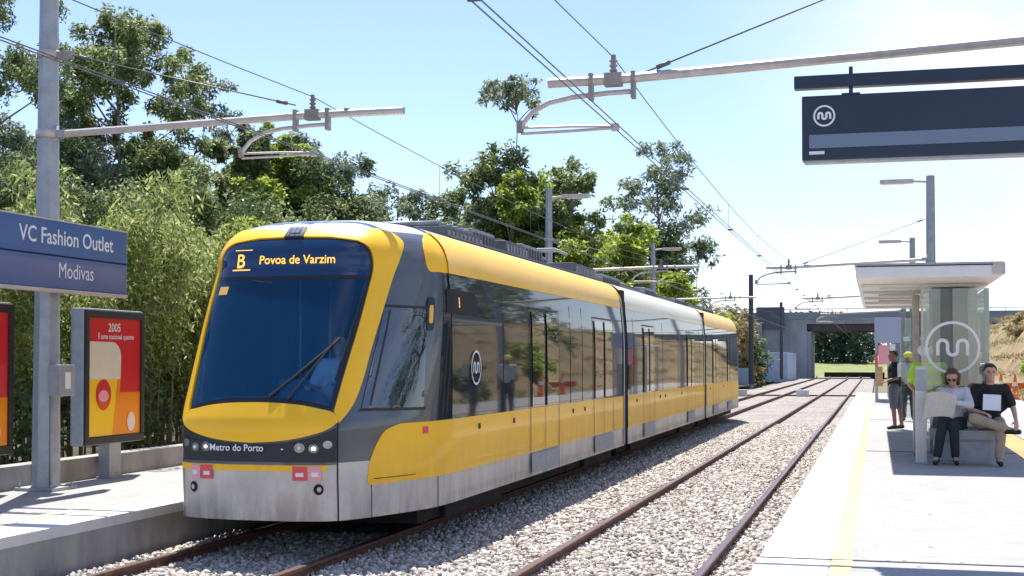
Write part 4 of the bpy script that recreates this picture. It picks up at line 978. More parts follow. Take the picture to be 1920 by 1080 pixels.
def leaves(C, Rr, n, ln, wd, droop, up=0.0):
    """n leaf quads in a gaussian clump at C with radii Rr"""
    d = rng.normal(size=(n, 3)); d /= np.linalg.norm(d, axis=1)[:, None]
    r = rng.random(n)**.42
    P = np.array(C) + d*np.array(Rr)*r[:, None]
    a = rng.normal(size=(n, 3)); a[:, 2] = a[:, 2]*.6 - droop + up; a /= np.linalg.norm(a, axis=1)[:, None]
    b = np.cross(a, rng.normal(size=(n, 3))); b /= np.linalg.norm(b, axis=1)[:, None]
    L_ = ln*(.6+.8*rng.random((n, 1))); W_ = wd*(.6+.8*rng.random((n, 1)))
    return np.stack([P - b*0, P + a*L_*.45 + b*W_*.5, P + a*L_, P + a*L_*.45 - b*W_*.5], 1).reshape(-1, 3)
def clump_tree(name, label, x, y, h, w, z0, kind, leaf, n_cl, n_lf, ln=.30, wd=.12, cr=.55, droop=.7, group='trees behind the left platform', gap=0, trunk_r=.14, cat='tree', lean=0, gz=0, shape='oval'):
    o = empty(name, (x, y, gz), label, cat, group)
    r = random.Random(int(abs(x*13+y*7+h*3))); cl = []
    crown_h = h-z0; n_cl = int(n_cl*1.3); w *= 1.12
    l2 = max(.13, min(.32, .0043*y)); n_lf = int(n_lf*min(2.3, (ln/l2)**2*.8)); wd = wd*l2/ln; ln = l2
    for i in range(n_cl):
        t = (i+.5)/n_cl if shape != 'umbrella' else 1-abs(r.gauss(0, .16))
        t = min(1, max(0, t+r.uniform(-.05, .05)))
        if shape == 'oval': e = math.sin(math.pi*min(1, .12+t*.84))**.7
        elif shape == 'cone': e = (1-t)**.75*1.05+.10
        elif shape == 'umbrella': e = .9*(1-abs(t-.86)*1.3)
        elif shape == 'ragged': e = (.45+.55*math.sin(math.pi*min(1, .1+t*.85)))*(1.15 if r.random() > .35 else .55)
        else: e = 1
        a = r.uniform(0, 6.283)+i*2.4; q = w/2*e*math.sqrt(r.uniform(.15, 1))
        k = cr*r.uniform(.65, 1.25)*(1 if shape != 'cone' else .6+.5*(1-t))
        cl.append((lean*t*h+q*math.cos(a), q*math.sin(a), z0+crown_h*t-k*.4, k))
    V = []
    for c in cl:
        ns = 5
        for j in range(ns):
            f_ = r.uniform(.28, .62)*c[3]; g_ = c[3]*.62
            V.append(leaves((c[0]+r.gauss(0, g_), c[1]+r.gauss(0, g_), c[2]+r.gauss(0, g_*.7)), (f_, f_, f_*r.uniform(.7, 1.5)), int(n_lf/ns*.95), ln, wd, droop))
    npmesh('crown', np.concatenate(V), 4, LM[leaf], o)
    mb = MB(); top = h*.9; k = 7; tp = []
    for i in range(k+1):
        t = i/k; tp.append((lean*t*h*.95+.10*math.sin(t*5+x)*t, .10*math.cos(t*4+y)*t, top*t))
    mb.tube(tp, [trunk_r*(1-.82*i/k) for i in range(k+1)], 7)
    for c in cl[::max(1, len(cl)//16)]:
        zb = max(z0*.75, c[2]-crown_h*.16-.5); t = min(1, zb/top); bx = lean*t*h*.95
        mb.tube([(bx, 0, zb), ((bx+c[0])/2, c[1]/2, (zb+c[2])/2+.1), (c[0], c[1], c[2])], [trunk_r*.35, trunk_r*.22, trunk_r*.08], 5)
    mb.build('trunk', M['bark' if kind == 'e' else 'barkd'], o, fix=False)
    return o
E_ = 'eucalyptus_tree'
# tall eucalypts behind the left platform
clump_tree(E_, 'tall ragged eucalyptus cut by the top left corner of the picture', -26.0, 34, 15.5, 5.6, 4.5, 'e', 'euc', 34, 560, cr=.95, shape='ragged')
clump_tree(E_, 'tall open crowned eucalyptus just right of the near left mast, highest on the left', -25.4, 42, 13.9, 5.4, 6.4, 'e', 'euc', 34, 520, cr=.85, shape='ragged')
clump_tree(E_, 'broad dark eucalyptus under the tall open crowned one', -27.0, 41, 9.6, 5.6, 2.2, 'e', 'eucb', 34, 560, cr=.95)
clump_tree(E_, 'thin far eucalyptus with tiny tufts showing above the near left arm', -31.6, 60, 15.8, 2.6, 11.8, 'e', 'eucb', 7, 190, cr=.62, shape='umbrella', trunk_r=.09)
clump_tree(E_, 'second thin tufted eucalyptus, lower and right of the tiny tufted one', -30.4, 60, 13.8, 1.8, 11.2, 'e', 'eucb', 5, 160, cr=.5, shape='umbrella', trunk_r=.08)
clump_tree(E_, 'full eucalyptus below the middle of the near left arm', -24.3, 43, 9.3, 4.0, 2.5, 'e', 'euc', 28, 560, cr=.85)
clump_tree(E_, 'pointed full eucalyptus left of the near left arm tip', -22.0, 45, 10.2, 3.7, 2.2, 'e', 'euc', 30, 560, cr=.8, shape='cone')
clump_tree(E_, 'yellowish green eucalyptus between two darker ones above the tram nose', -21.0, 43.5, 8.4, 3.0, 2.0, 'e', 'lime', 20, 420, cr=.75, shape='cone')
clump_tree(E_, 'grey green eucalyptus with a drooping top behind the tram cab', -21.3, 50, 10.6, 4.6, 3.0, 'e', 'eucb', 28, 520, cr=.9, shape='ragged')
clump_tree(E_, 'dark eucalyptus directly behind the tram cab roof', -20.2, 52, 8.7, 3.4, 2.0, 'e', 'dark', 22, 480, cr=.85)
clump_tree(E_, 'low rounded eucalyptus ending the left group above the tram cab', -23.6, 60, 9.3, 3.6, 2.0, 'e', 'eucb', 20, 480, cr=.9)
clump_tree(E_, 'lowest pale eucalyptus at the right end of the left group', -22.5, 61, 7.9, 2.6, 2.0, 'e', 'eucb', 14, 400, cr=.8)
clump_tree(E_, 'slim grey eucalyptus alone above the tram roof front', -22.9, 66, 10.8, 2.3, 2.5, 'e', 'eucb', 18, 420, cr=.72)
clump_tree(E_, 'slightly fuller twin beside the slim grey eucalyptus', -21.2, 68, 11.0, 3.3, 2.5, 'e', 'euc', 22, 420, cr=.8)
clump_tree(E_, 'small feathery tree low between the twins and the big dark group', -19.4, 66, 8.6, 2.2, 2.0, 'e', 'eucb', 12, 320, cr=.7, shape='ragged')
clump_tree(E_, 'big dark eucalyptus left half of the group in the middle of the picture', -17.2, 62, 11.7, 4.0, 2.5, 'e', 'euc', 34, 560, cr=.88, shape='ragged')
clump_tree(E_, 'bright sunlit tree in the heart of the middle group', -16.2, 60.5, 10.4, 3.4, 2.0, 'e', 'lime', 24, 480, cr=.8)
clump_tree(E_, 'dark tree right of the middle mast in the middle group', -14.0, 63, 11.2, 3.2, 2.5, 'e', 'euc', 28, 540, cr=.82, shape='ragged')
clump_tree(E_, 'dark undergrowth tree filling the base of the middle group', -15.6, 64.5, 7.8, 6.0, 1.0, 'e', 'dark', 28, 560, cr=1.0)
clump_tree(E_, 'very tall thin umbrella topped eucalyptus above the middle group', -17.0, 64.3, 15.5, 3.0, 12.6, 'e', 'eucb', 11, 170, cr=.55, shape='umbrella', trunk_r=.10, droop=.9)
clump_tree(E_, 'tall lacy eucalyptus with sky showing through, right of the middle group', -12.4, 80, 14.7, 5.2, 4.6, 'e', 'eucb', 34, 250, cr=.85, shape='ragged', ln=.34)
clump_tree(E_, 'leaning thin eucalyptus with dark tufts right of the lacy one', -10.9, 86, 9.6, 1.6, 6.0, 'e', 'eucb', 6, 230, cr=.6, shape='umbrella', trunk_r=.07)
for q in [('dark tree filling the left foot of the middle group', -17.6, 63, 9.2, 3.6, 'euc', 'oval'), ('dark leafy tree in the middle group beside the mast', -15.0, 61.6, 9.9, 3.4, 'euc', 'ragged'),
          ('eucalyptus filling the gap left of the pointed full one', -25.6, 46.5, 10.0, 3.6, 'euc', 'ragged'), ('dark eucalyptus behind the near left mast', -26.3, 37.0, 8.8, 5.0, 'eucb', 'oval'),
          ('eucalyptus mixed into the skyline right of the full one', -22.9, 46.5, 9.4, 3.4, 'euc', 'cone'), ('dark eucalyptus under the drooping grey green one', -20.2, 47, 8.9, 3.6, 'dark', 'oval'),
          ('sunlit eucalyptus at the middle of the left skyline', -21.2, 46.8, 10.0, 3.0, 'lime', 'cone'), ('eucalyptus low above the left end of the tram roof', -19.9, 48, 7.9, 4.0, 'euc', 'oval'),
          ('dense eucalyptus under the two thin tufted ones', -26.6, 48, 9.6, 4.4, 'dark', 'oval')]:
    clump_tree(E_, q[0], q[1], q[2], q[3], q[4], 2.0, 'e', q[5], 30, 560, cr=.85, shape=q[6])
B_ = 'leafy_tree'
for q in [('low bright green tree left of the second mast behind the tram roof', -12.9, 60, 7.7, 3.0), ('second bright green low tree right of the middle mast', -12.6, 68, 8.4, 3.0),
          ('third bright green low tree, tallest of the three', -12.0, 69, 8.9, 2.7)]:
    clump_tree(B_, q[0], q[1], q[2], q[3], q[4], .8, 'b', 'lime', 22, 480, cr=.85, group='bright low trees behind the tram roof')
clump_tree(B_, 'green tree standing under the tall lacy eucalyptus', -12.0, 78, 9.2, 3.8, 1.0, 'b', 'euc', 24, 500, cr=.95)
clump_tree(B_, 'dense dark tree beside the third mast', -11.4, 74, 6.6, 4.4, .6, 'b', 'lime', 24, 500, cr=.95)
for i, (x, y, h, w, lf, lb) in enumerate([(-11.2, 108, 5.9, 4.2, 'olive', 'brownish bushy tree beyond the tail of the tram'), (-12.6, 100, 5.2, 4.4, 'olive', 'olive green bush behind the tail of the tram'),
                             (-14.4, 92, 6.0, 5, 'euc', 'green bush hidden low behind the rear tram section'), (-10.4, 112, 4.4, 1.8, 'dark', 'dark narrow shrub against the tail of the tram')]):
    clump_tree('bush', lb, x, y, h, w, .4, 'b', lf, 20, 430, cr=.95, group='bushes beyond the tram', cat='bush', shape='ragged')
# dark wall of trees further back on the left
fill = ['dark background tree low on the far left', 'dark background tree behind the blue name sign', 'dark background tree behind the near advert', 'dark background tree left of the tram mask', 'dark background tree behind the tram mask', 'dark background tree behind the tram cab roof', 'dark background tree low above the front roof units']
for i, (x, y, h, w) in enumerate([(-23, 27, 7.0, 6), (-22.5, 32, 7.2, 6), (-21, 36, 7.2, 6), (-19.5, 38, 6.6, 5.5), (-18.4, 41, 6.4, 5.5), (-18, 47, 6.2, 5.5), (-18.5, 56, 6.2, 5)]):
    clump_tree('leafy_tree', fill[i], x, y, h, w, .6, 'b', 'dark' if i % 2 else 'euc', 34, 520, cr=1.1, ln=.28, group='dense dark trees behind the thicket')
# bamboo like thicket close behind the platform wall
def thicket(label, x, y, h, w, n_st, leaf, dens=1.0, gz=.0, canes=True):
    o = empty('bamboo_clump', (x, y, gz), label, 'bamboo', 'tall bamboo clumps behind the left platform wall')
    r = random.Random(int(abs(x*31+y*17))); mb = MB(); V = []
    for i in range(n_st):
        a = r.uniform(0, 6.283); q = w*.30*math.sqrt(r.random()); bx, by = q*math.cos(a), q*math.sin(a)
        hh = h*r.uniform(.62, 1.02); la = r.uniform(.08, .26)*hh; a2 = a+r.uniform(-.6, .6)
        pts = []
        for k in range(7):
            t = k/6; pts.append((bx+la*t**2.2*math.cos(a2), by+la*t**2.2*math.sin(a2), hh*(t-.10*t**4)))
        if canes: mb.tube(pts, [.020*(1-.7*k/6) for k in range(7)], 5)
        for k in range(3 if canes and leaf != 'dark' else 2, 7):
            t = k/6; c = pts[k]; nl = int(120*dens*(.35+t))
            V.append(leaves(c, (.14+.36*t, .14+.36*t, .36), int(nl*1.9), .135, .032, 1.0))
    npmesh('foliage', np.concatenate(V), 4, LM[leaf], o)
    if canes: mb.build('canes', M['cane'], o, fix=False)
    return o
T = [('yellow green bamboo clump left of the near mast, behind the far left advert', -11.6, 13.6, 3.9, 2.0, 15, 'euc'),
     ('dark bamboo clump at the extreme left edge', -12.4, 12.2, 3.5, 2.2, 15, 'dark'),
     ('feathery bamboo clump right behind the blue name sign', -11.8, 15.6, 4.1, 2.2, 17, 'willow'),
     ('tallest pale bamboo clump, rising above the red advert', -11.4, 17.6, 4.7, 2.3, 22, 'willow'),
     ('bamboo clump right of the red advert with bare canes below', -11.2, 19.6, 4.3, 2.0, 20, 'willow'),
     ('bright bamboo clump touching the left side of the tram mask', -11.3, 21.8, 4.6, 2.2, 20, 'lime'),
     ('bamboo clump directly behind the tram mask', -11.5, 24.2, 4.4, 2.4, 18, 'willow'),
     ('bamboo clump further back behind the tram cab', -11.9, 27.0, 4.5, 2.6, 16, 'lime'),
     ('dark clump filling behind the pale bamboo', -13.6, 20.0, 4.4, 2.8, 20, 'euc'),
     ('dark clump filling behind the name sign', -13.8, 16.8, 3.8, 2.8, 20, 'dark'),
     ('dark clump far behind the bright bamboo', -13.9, 24.5, 4.6, 3.0, 20, 'euc'),
     ('dark clump beyond the last bamboo', -14.0, 29.5, 4.8, 3.2, 20, 'dark')]
for q in T: thicket(*q)
# low shadowy undergrowth right behind the wall
V = [leaves((-10.6-rng.random()*1.6, 9+i*.42, .35+rng.random()*.9), (.5, .4, .5), 170, .15, .06, .5) for i in range(64)]
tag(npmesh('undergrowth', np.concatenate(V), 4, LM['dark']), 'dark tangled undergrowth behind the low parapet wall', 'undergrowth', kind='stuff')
# dry scrub on the right bank
sel = EMB_V[(EMB_V[:, 0] < 13) & (EMB_V[:, 2] > -.1)]; sc = []
for i in range(900):
    p = sel[rng.integers(len(sel))]+np.array([rng.normal()*.6, rng.normal()*.9, -.02]); k = .25+.5*rng.random()
    sc.append(leaves(p, (k, k, .08+.16*rng.random()), 40, .20, .05, -.9))
tag(npmesh('dry_scrub', np.concatenate(sc), 4, LM['olive']), 'dry olive and brown scrub scattered over the earth bank', 'scrub', kind='stuff')
# far wood through the bridge opening
far = []
for i in range(34):
    x = -30+i*1.15+rng.random()*2; y = 200+rng.random()*18
    if x > -1.2: continue
    hh = 6.6+rng.random()*1.4 - max(0, (x+7))*.45
    for k in range(9): far.append(leaves((x+rng.normal()*1.1, y, 1.2+hh*(k+.5)/9), (1.5, 1.2, .9), 90, .75, .35, .3))
tag(npmesh('distant_wood', np.concatenate(far), 4, LM['far']), 'dark far wood seen under the bridge', 'wood', kind='stuff')
# right bank shrubs and trees (the trees are mirrored in the tram windows)
for i, (x, y, h, w, lf, lb) in enumerate([(7.0, 60, 1.9, 2.2, 'lime', 'green shrub at the foot of the brown bank by the orange cones'), (9.0, 74, 1.9, 2.4, 'euc', 'darker green shrub higher on the brown bank'),
        (6.3, 48, 1.2, 1.5, 'euc', 'small shrub on the bank outside the right edge'), (8.0, 34, 1.7, 2.0, 'lime', 'bright shrub on the near bank outside the right edge'), (9.4, 95, 1.5, 2.2, 'olive', 'olive shrub far along the brown bank')]):
    z = {7.0: 1.4, 9.0: 3.1, 6.3: .6, 8.0: 2.2, 9.4: 3.6}[x]
    clump_tree('shrub', lb, x, y, h, w, .1, 'b', lf, 12, 260, ln=.2, wd=.09, cr=.45, group='shrubs on the right bank', cat='shrub', gz=z-.3, trunk_r=.04)
for i, (x, y, h, lb) in enumerate([(15, 34, 9, 'dark conifer on the right bank, mirrored in the cab window'), (17.5, 41, 11, 'taller dark conifer on the right bank, mirrored in the cab window'), (16.5, 52, 8, 'dark conifer further along the right bank'), (21, 46, 10, 'dark conifer behind the others on the right bank')]):
    clump_tree('conifer_tree', lb, x, y, h, 3.0, 1.0, 'b', 'dark', 26, 320, cr=.7, shape='cone', group='conifers on the right bank', gz=4.2)

for i in range(9):
    clump_tree('leafy_tree', ['dark leafy tree on the right bank, nearest the road', 'broad leafy tree on the right bank', 'leafy tree on the right bank behind the shelter', 'rounded leafy tree on the right bank', 'grey green tree on the right bank', 'tall leafy tree on the right bank', 'leafy tree far along the right bank', 'low leafy tree far along the right bank', 'last leafy tree on the right bank'][i],
        14.5+(i % 3)*1.6+i*.45, 26+i*10.5, 8.5+(i*37 % 5)*.8, 7.5, .4, 'b', 'dark' if i % 2 else 'eucb', 30, 330, cr=1.25, group='trees on the right bank outside the picture', gz=4.0)
# ---------------------------------------------------------------- people
def capsule(mb, a, ra, b, rb, n=12):
    a = Vector(a); b = Vector(b)
    if (a-b).length < 1e-4: b = a+Vector((0, 0, .001))
    mb.cyl(a, b, ra, rb, n); mb.sph(a, ra, n//2); mb.sph(b, rb, n//2)
def remeshed(name, mb, m, parent, vox=.012, smooth=4, loc=None):
    me = bpy.data.meshes.new(name); me.from_pydata(mb.v, [], mb.f)
    bm = bmesh.new(); bm.from_mesh(me); bmesh.ops.remove_doubles(bm, verts=bm.verts, dist=1e-5); bmesh.ops.recalc_face_normals(bm, faces=bm.faces); bm.to_mesh(me); bm.free()
    o = bpy.data.objects.new(name, me); SC.collection.objects.link(o)
    r = o.modifiers.new('r', 'REMESH'); r.mode = 'VOXEL'; r.voxel_size = vox; r.use_smooth_shade = True
    s = o.modifiers.new('s', 'SMOOTH'); s.iterations = smooth; s.factor = .5
    dg = bpy.context.evaluated_depsgraph_get(); dg.update()
    m2 = bpy.data.meshes.new_from_object(o.evaluated_get(dg)); bpy.data.objects.remove(o)
    m2.polygons.foreach_set('use_smooth', [True]*len(m2.polygons)); m2.materials.clear()
    return link(name, m2, m, parent)
def hand(mb, wr, d, pn, side=1, curl=.5):
    """palm from wrist along d, palm normal pn; five separate fingers"""
    wr = Vector(wr); d = Vector(d).normalized(); pn = Vector(pn); pn = (pn-d*pn.dot(d)).normalized(); w = d.cross(pn)*side
    for k in (-1, 0, 1): capsule(mb, wr+w*.012*k, .016, wr+d*.075+w*.024*k, .014, 8)
    for i, (off, l) in enumerate(((-.030, .062), (-.010, .075), (.010, .070), (.029, .055))):
        b = wr+d*.080+w*off; k1 = b+(d*(1-curl*.3)+pn*curl*.6).normalized()*l*.5; k2 = k1+(d*(1-curl)+pn*curl*1.3).normalized()*l*.5
        capsule(mb, b, .0088, k1, .0082, 8); capsule(mb, k1, .0082, k2, .0072, 8)
    t0 = wr+d*.025-w*.028; t1 = t0+(d*.6-w*.7+pn*.3).normalized()*.034; t2 = t1+(d*.9-w*.15+pn*.4).normalized()*.030
    capsule(mb, t0, .0115, t1, .0100, 8); capsule(mb, t1, .0100, t2, .0085, 8)
def person(label, loc, J, shirt, trous, shoes, hair, skin='skin', short_sleeve=True, shorts=False, hairlen=0, face=(0, -1, 0), group='people waiting on the right platform', female=False, shirt_bottom=True, sunglasses=False):
    root = empty('person', loc, label, 'person', group)
    V = {k: Vector(v) for k, v in J.items()}
    fd = Vector(face).normalized(); up = Vector((0, 0, 1)); rt = fd.cross(up).normalized(); up = rt.cross(fd).normalized()
    k = .93 if female else 1.0
    mb = MB(); c = lambda a, ra, b, rb: capsule(mb, V[a] if isinstance(a, str) else a, ra, V[b] if isinstance(b, str) else b, rb)
    for s in 'LR':
        c('pelvis', .115*k, 'hip'+s, .095*k); c('hip'+s, .088*k, 'knee'+s, .056*k); c('knee'+s, .054*k, 'ankle'+s, .036*k); c('ankle'+s, .040, 'toe'+s, .030)
        c('chest', .105*k, 'sho'+s, .052*k); c('sho'+s, .050*k, 'elb'+s, .037*k); c('elb'+s, .037*k, 'wri'+s, .024*k)
        hd = (V['wri'+s]-V['elb'+s]).normalized()
        hand(mb, V['wri'+s], J.get('hd'+s, hd), J.get('pn'+s, (0, 0, -1)), 1 if s == 'L' else -1, .55)
    c('pelvis', .125*k, 'waist', .108*k); c('waist', .108*k, 'chest', .135*k); c('chest', .12*k, 'neck', .058*k)
    hc = V['head']; c('neck', .052*k, hc-up*.05, .055*k)
    # head: cranium, jaw, chin, nose, ears
    mb.sph(hc+up*.035-fd*.012, .088, 10, (.92, 1.0, 1.0)); capsule(mb, hc+up*.0+fd*.018, .070, hc-up*.055+fd*.030, .048); capsule(mb, hc-up*.085+fd*.056, .022, hc-up*.08+fd*.040, .034)
    capsule(mb, hc+up*.012+fd*.082, .010, hc-up*.022+fd*.100, .014, 8); capsule(mb, hc-up*.045+fd*.079+rt*.016, .008, hc-up*.045+fd*.079-rt*.016, .008, 8)
    for s in (-1, 1): capsule(mb, hc+rt*s*.083+up*.02-fd*.005, .012, hc+rt*s*.082-up*.02, .009, 8); mb.sph(hc+up*.030+fd*.072+rt*s*.030, .018, 5)
    remeshed('body', mb, M[skin], root, .009, 2)
    for s in (-1, 1):
        e = MB().sph(hc+up*.010+fd*.086+rt*s*.031, .009, 6).build('eye', M['hair'], root)
        e = MB(); capsule(e, hc+up*.030+fd*.093+rt*s*.018, .0035, hc+up*.030+fd*.084+rt*s*.048, .0035, 6); e.build('eyebrow', M[hair], root)
    if sunglasses:
        e = MB()
        for s in (-1, 1): e.sph(hc+up*.012+fd*.090+rt*s*.032, .024, 6, (1, .6, .8))
        capsule(e, hc+up*.018+fd*.098-rt*.03, .003, hc+up*.018+fd*.098+rt*.03, .003, 6)
        for s in (-1, 1): capsule(e, hc+up*.018+fd*.085+rt*s*.056, .003, hc+up*.02+rt*s*.088, .003, 6)
        e.build('sunglasses', M['shoe'], root)
    hb = MB(); hb.sph(hc+up*.050-fd*.028, .091, 10, (.97, 1, .97)); hb.sph(hc+up*.102+fd*.030, .040, 8, (1.25, 1, .55))
    for s in (-1, 1): capsule(hb, hc+up*.06+rt*s*.066-fd*.012, .028, hc+up*.01+rt*s*.072-fd*.038, .022)
    if hairlen:
        for s in (-1, -.4, .4, 1): capsule(hb, hc+up*.03+rt*s*.075-fd*.04, .040, hc-up*hairlen+rt*s*.075-fd*.045, .026)
        for s in (-1, 1): capsule(hb, hc+up*.05+rt*s*.074+fd*.0, .024, hc-up*hairlen*.8+rt*s*.086+fd*.0, .016)
    remeshed('hair', hb, M[hair], root, .010, 1)
    sb = MB(); g = .020
    cs = lambda a, ra, b, rb: capsule(sb, a, ra, b, rb)
    lower = V['pelvis'].lerp(V['waist'], .35) if shirt_bottom else V['waist']
    cs(lower, .128*k+g, V['waist'], .112*k+g); cs(V['waist'], .112*k+g, V['chest'], .138*k+g)
    cs(V['chest']+Vector((0, 0, .05)), .118*k+g*.6, V['neck']-Vector((0, 0, .045)), .066*k)
    for s in 'LR':
        cs(V['chest']+Vector((0, 0, .03)), .108*k+g, V['sho'+s], .056*k+g)
        e = V['sho'+s].lerp(V['elb'+s], .72) if short_sleeve else V['elb'+s]
        cs(V['sho'+s], .054*k+g, e, .048*k+g)
        if not short_sleeve: cs(V['elb'+s], .040*k+g, V['elb'+s].lerp(V['wri'+s], .9), .030*k+g*.7)
        cs(V['waist'], .09*k+g, V['sho'+s].lerp(V['hip'+s], .45), .075*k+g)
    sh_ = remeshed('shirt', sb, M[shirt], root, .014, 3)
    tb = MB(); g = .016; ct = lambda a, ra, b, rb: capsule(tb, a, ra, b, rb)
    ct(V['pelvis'], .120*k+g, V['pelvis'].lerp(V['waist'], .4), .112*k+g)
    for s in 'LR':
        ct(V['pelvis'], .112*k+g, V['hip'+s], .096*k+g); ct(V['hip'+s], .092*k+g, V['knee'+s], .062*k+g)
        if not shorts:
            ct(V['knee'+s], .060*k+g, V['ankle'+s].lerp(V['knee'+s], .10), .046*k+g)
    remeshed('shorts' if shorts else 'trousers', tb, M[trous], root, .014, 3)
    for s in 'LR':
        fb = MB(); a, t = V['ankle'+s], V['toe'+s]; dn = Vector(J.get('dn'+s, (0, 0, -1)))
        capsule(fb, a+dn*.035-(t-a).normalized()*.02, .038, t+dn*.004, .036); capsule(fb, a+dn*.02, .042, a.lerp(t, .5)+dn*.01, .042)
        remeshed('shoe', fb, M[shoes], root, .010, 2)
    return root
# seated man, ankle crossed over the other knee (world x 1.52, bench front at y 19.5)
man = person('seated man in black polo and khaki trousers, ankle crossed on his knee', (1.50, 19.62, PZ), dict(
    pelvis=(0, .05, .56), waist=(0, .06, .72), chest=(0, .05, .93), neck=(0, .03, 1.09), head=(.0, .0, 1.235),
    hipR=(-.09, .02, .55), kneeR=(-.24, -.38, .63), ankleR=(.17, -.50, .50), toeR=(.31, -.56, .47), dnR=(.15, -.1, -1),
    hipL=(.09, .02, .55), kneeL=(.10, -.43, .51), ankleL=(.07, -.42, .09), toeL=(.08, -.56, .045),
    shoR=(-.185, .03, 1.02), elbR=(-.27, -.10, .74), wriR=(-.11, -.30, .70), shoL=(.185, .03, 1.02), elbL=(.29, -.06, .75), wriL=(.30, -.28, .60),
    hdL=(.0, -.5, -.7), pnR=(0, -.3, -1), pnL=(-.3, 0, -1)), 'blackcloth', 'khaki', 'shoe', 'hair', face=(.10, -1, -.03))
MB().add([(-.125,-.300,.745),(.105,-.325,.735),(.115,-.245,.945),(-.110,-.220,.955),(-.125,-.298,.745),(.105,-.323,.735),(.115,-.243,.945),(-.110,-.218,.955)], [(0,1,2,3),(7,6,5,4)]).build('loose', M['paperw'])
pp = bpy.data.objects['loose']; pp.name = 'paper_sheet'; pp.location = (1.50, 19.62, PZ); tag(pp, 'white sheet of paper held by the seated man against his chest', 'paper')
# seated woman reading
wom = person('seated woman in white blouse, sunglasses and dark trousers reading a newspaper', (1.02, 19.66, PZ), dict(
    pelvis=(0, .05, .555), waist=(0, .05, .70), chest=(0, .0, .89), neck=(-.0, -.03, 1.04), head=(-.02, -.075, 1.165),
    hipR=(-.08, .02, .55), kneeR=(-.17, -.40, .52), ankleR=(-.24, -.42, .09), toeR=(-.27, -.56, .045),
    hipL=(.08, .02, .55), kneeL=(-.02, -.42, .52), ankleL=(.00, -.40, .09), toeL=(.01, -.54, .045),
    shoR=(-.165, -.01, .98), elbR=(-.25, -.16, .78), wriR=(-.25, -.36, .90), shoL=(.165, -.01, .98), elbL=(.20, -.20, .80), wriL=(.0, -.38, .84),
    hdR=(.1, -.3, .9), hdL=(-.8, -.2, .3), pnR=(1, 0, 0), pnL=(0, 0, -1)), 'whitecloth', 'darktrous', 'shoe', 'hairb', female=True, hairlen=.10, face=(-.12, -1, -.45), sunglasses=True, short_sleeve=False)
# open newspaper, two slightly bowed leaves
def leafgrid(fn, nu=8, nv=6):
    vs = [fn(i/nu, j/nv) for i in range(nu+1) for j in range(nv+1)]
    fs = [(i*(nv+1)+j, (i+1)*(nv+1)+j, (i+1)*(nv+1)+j+1, i*(nv+1)+j+1) for i in range(nu) for j in range(nv)]
    return vs, fs
mb = MB()
for off in (0, .004):
    vs, fs = leafgrid(lambda u, v: (-.02-.40*u+.05*v, -.40-.06*math.sin(u*3.1)-.03*v-off, .64+.30*v+.05*math.sin(u*2.5)-.06*u*(1-v)), 10, 6)
    mb.add(vs, fs, True)
np1 = mb.build('newspaper', M['paper']); np1.location = (1.02, 19.66, PZ); tag(np1, 'large beige open newspaper held up in front of the seated woman', 'newspaper')
# standing man in black T-shirt and grey shorts
stm = person('standing man in black T-shirt and grey shorts, seen side on', (.36, 29.07, PZ), dict(
    pelvis=(.0, 0, .88), waist=(.0, 0, 1.02), chest=(.01, 0, 1.22), neck=(-.01, 0, 1.38), head=(-.035, -.01, 1.50),
    hipR=(-.02, -.09, .86), kneeR=(-.03, -.10, .47), ankleR=(.0, -.11, .08), toeR=(-.13, -.13, .04),
    hipL=(.03, .09, .86), kneeL=(.09, .10, .47), ankleL=(.14, .11, .08), toeL=(.02, .13, .04),
    shoR=(.0, -.17, 1.31), elbR=(.05, -.21, 1.06), wriR=(-.15, -.22, 1.00), shoL=(.02, .17, 1.31), elbL=(.06, .21, 1.05), wriL=(-.14, .14, 1.0)),
    'blackcloth', 'greycloth', 'shoe', 'hair', skin='skind', shorts=True, face=(-.85, -.45, -.05))
bag = MB().bbox(-.09, .09, -.05, .05, -.14, .14, .03).tube([(-.05, 0, .13), (-.03, 0, .24), (.03, 0, .24), (.05, 0, .13)], .008, 6).build('white_bag', M['paperw']); bag.location = (.50, 28.84, PZ+1.22); tag(bag, 'white and grey bag carried by the standing man at his shoulder', 'bag')
# worker in hi vis top, back turned, behind the validator post
hv = person('person in yellow green hi-vis top behind the post, back turned', (.74, 20.75, PZ), dict(
    pelvis=(0, 0, .88), waist=(0, 0, 1.02), chest=(0, 0, 1.22), neck=(-.02, .0, 1.39), head=(-.05, .02, 1.515),
    hipR=(.09, 0, .86), kneeR=(.10, -.02, .47), ankleR=(.11, .02, .08), toeR=(.14, .14, .04),
    hipL=(-.09, 0, .86), kneeL=(-.12, -.02, .47), ankleL=(-.15, .02, .08), toeL=(-.18, .14, .04),
    shoR=(.19, 0, 1.32), elbR=(.27, -.02, 1.05), wriR=(.20, .14, .92), shoL=(-.19, 0, 1.32), elbL=(-.27, -.02, 1.06), wriL=(-.18, .14, .94)),
    'hivis', 'greycloth', 'shoe', 'hair', face=(-.2, 1, 0))
hm = MB().sph((-.05, .02, 1.56), .112, 10, (1, 1.1, .85)).build('cap', M['paperw'], hv)
tp = MB(); 
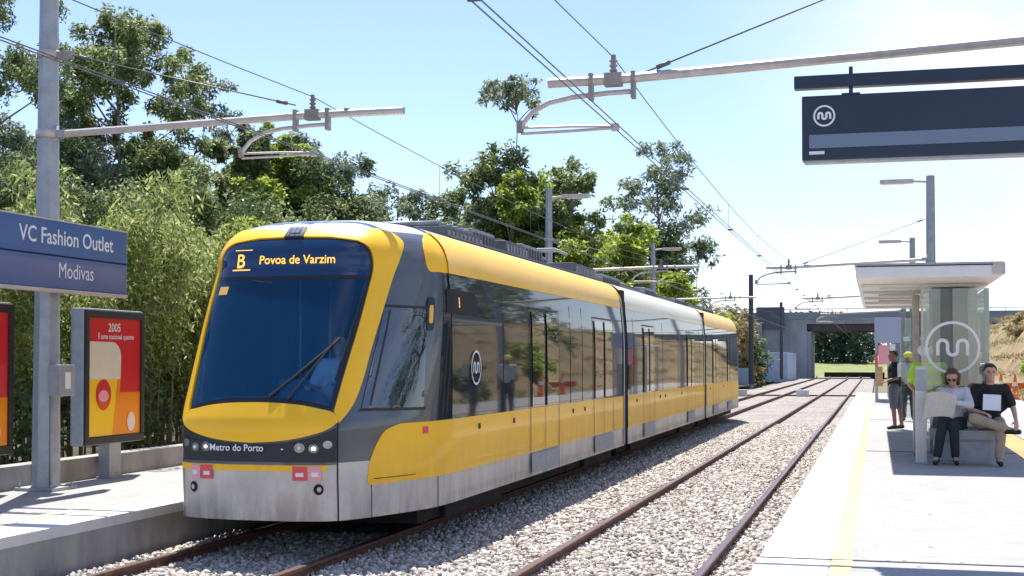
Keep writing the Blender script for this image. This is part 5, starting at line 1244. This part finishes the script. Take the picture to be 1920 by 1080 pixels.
for z in (1.02, 1.16): tp.cyl((0, 0, z-.02), (0, 0, z+.02), .152+(z-1.02)*.12, n=20, cap=False)
tp.build('reflective_tape', M['reflect'], hv)
yc = person('person in a yellow cap and grey shirt far back beside the standing man', (.72, 33.2, PZ), dict(
    pelvis=(0, 0, .86), waist=(0, 0, 1.0), chest=(0, 0, 1.2), neck=(0, 0, 1.36), head=(0, -.01, 1.48),
    hipR=(-.09, 0, .85), kneeR=(-.10, -.02, .46), ankleR=(-.11, 0, .08), toeR=(-.12, -.12, .04),
    hipL=(.09, 0, .85), kneeL=(.10, -.02, .46), ankleL=(.11, 0, .08), toeL=(.13, -.12, .04),
    shoR=(-.18, 0, 1.29), elbR=(-.24, .0, 1.02), wriR=(-.20, -.14, .84), shoL=(.18, 0, 1.29), elbL=(.24, 0, 1.02), wriL=(.22, -.1, .80)),
    'reflect', 'darktrous', 'shoe', 'hair', skin='skind')
M['ycap'] = mat('yellow_cap', (.75, .70, .10), .8)
MB().sph((0, -.01, 1.54), .112, 10, (1, 1.05, .8)).bbox(-.07, .07, -.20, -.08, 1.53, 1.545, .004).build('cap', M['ycap'], yc)
# tram driver
M['driverblue'] = mat('pale_blue_shirt', (.55, .66, .85), .85)
drv = person('tram driver in blue shirt seated at the controls behind the windscreen', (-5.17, 12.70, .62), dict(
    pelvis=(0, .05, .60), waist=(0, .04, .76), chest=(0, .02, .98), neck=(0, -.01, 1.14), head=(0, -.03, 1.27),
    hipR=(-.09, 0, .58), kneeR=(-.12, -.42, .60), ankleR=(-.12, -.46, .18), toeR=(-.12, -.60, .12),
    hipL=(.09, 0, .58), kneeL=(.12, -.42, .60), ankleL=(.12, -.46, .18), toeL=(.12, -.60, .12),
    shoR=(-.18, 0, 1.07), elbR=(-.25, -.14, .84), wriR=(-.18, -.38, .86), shoL=(.18, 0, 1.07), elbL=(.25, -.14, .84), wriL=(.12, -.38, .88)),
    'driverblue', 'greycloth', 'shoe', 'hair', group='people inside the tram')
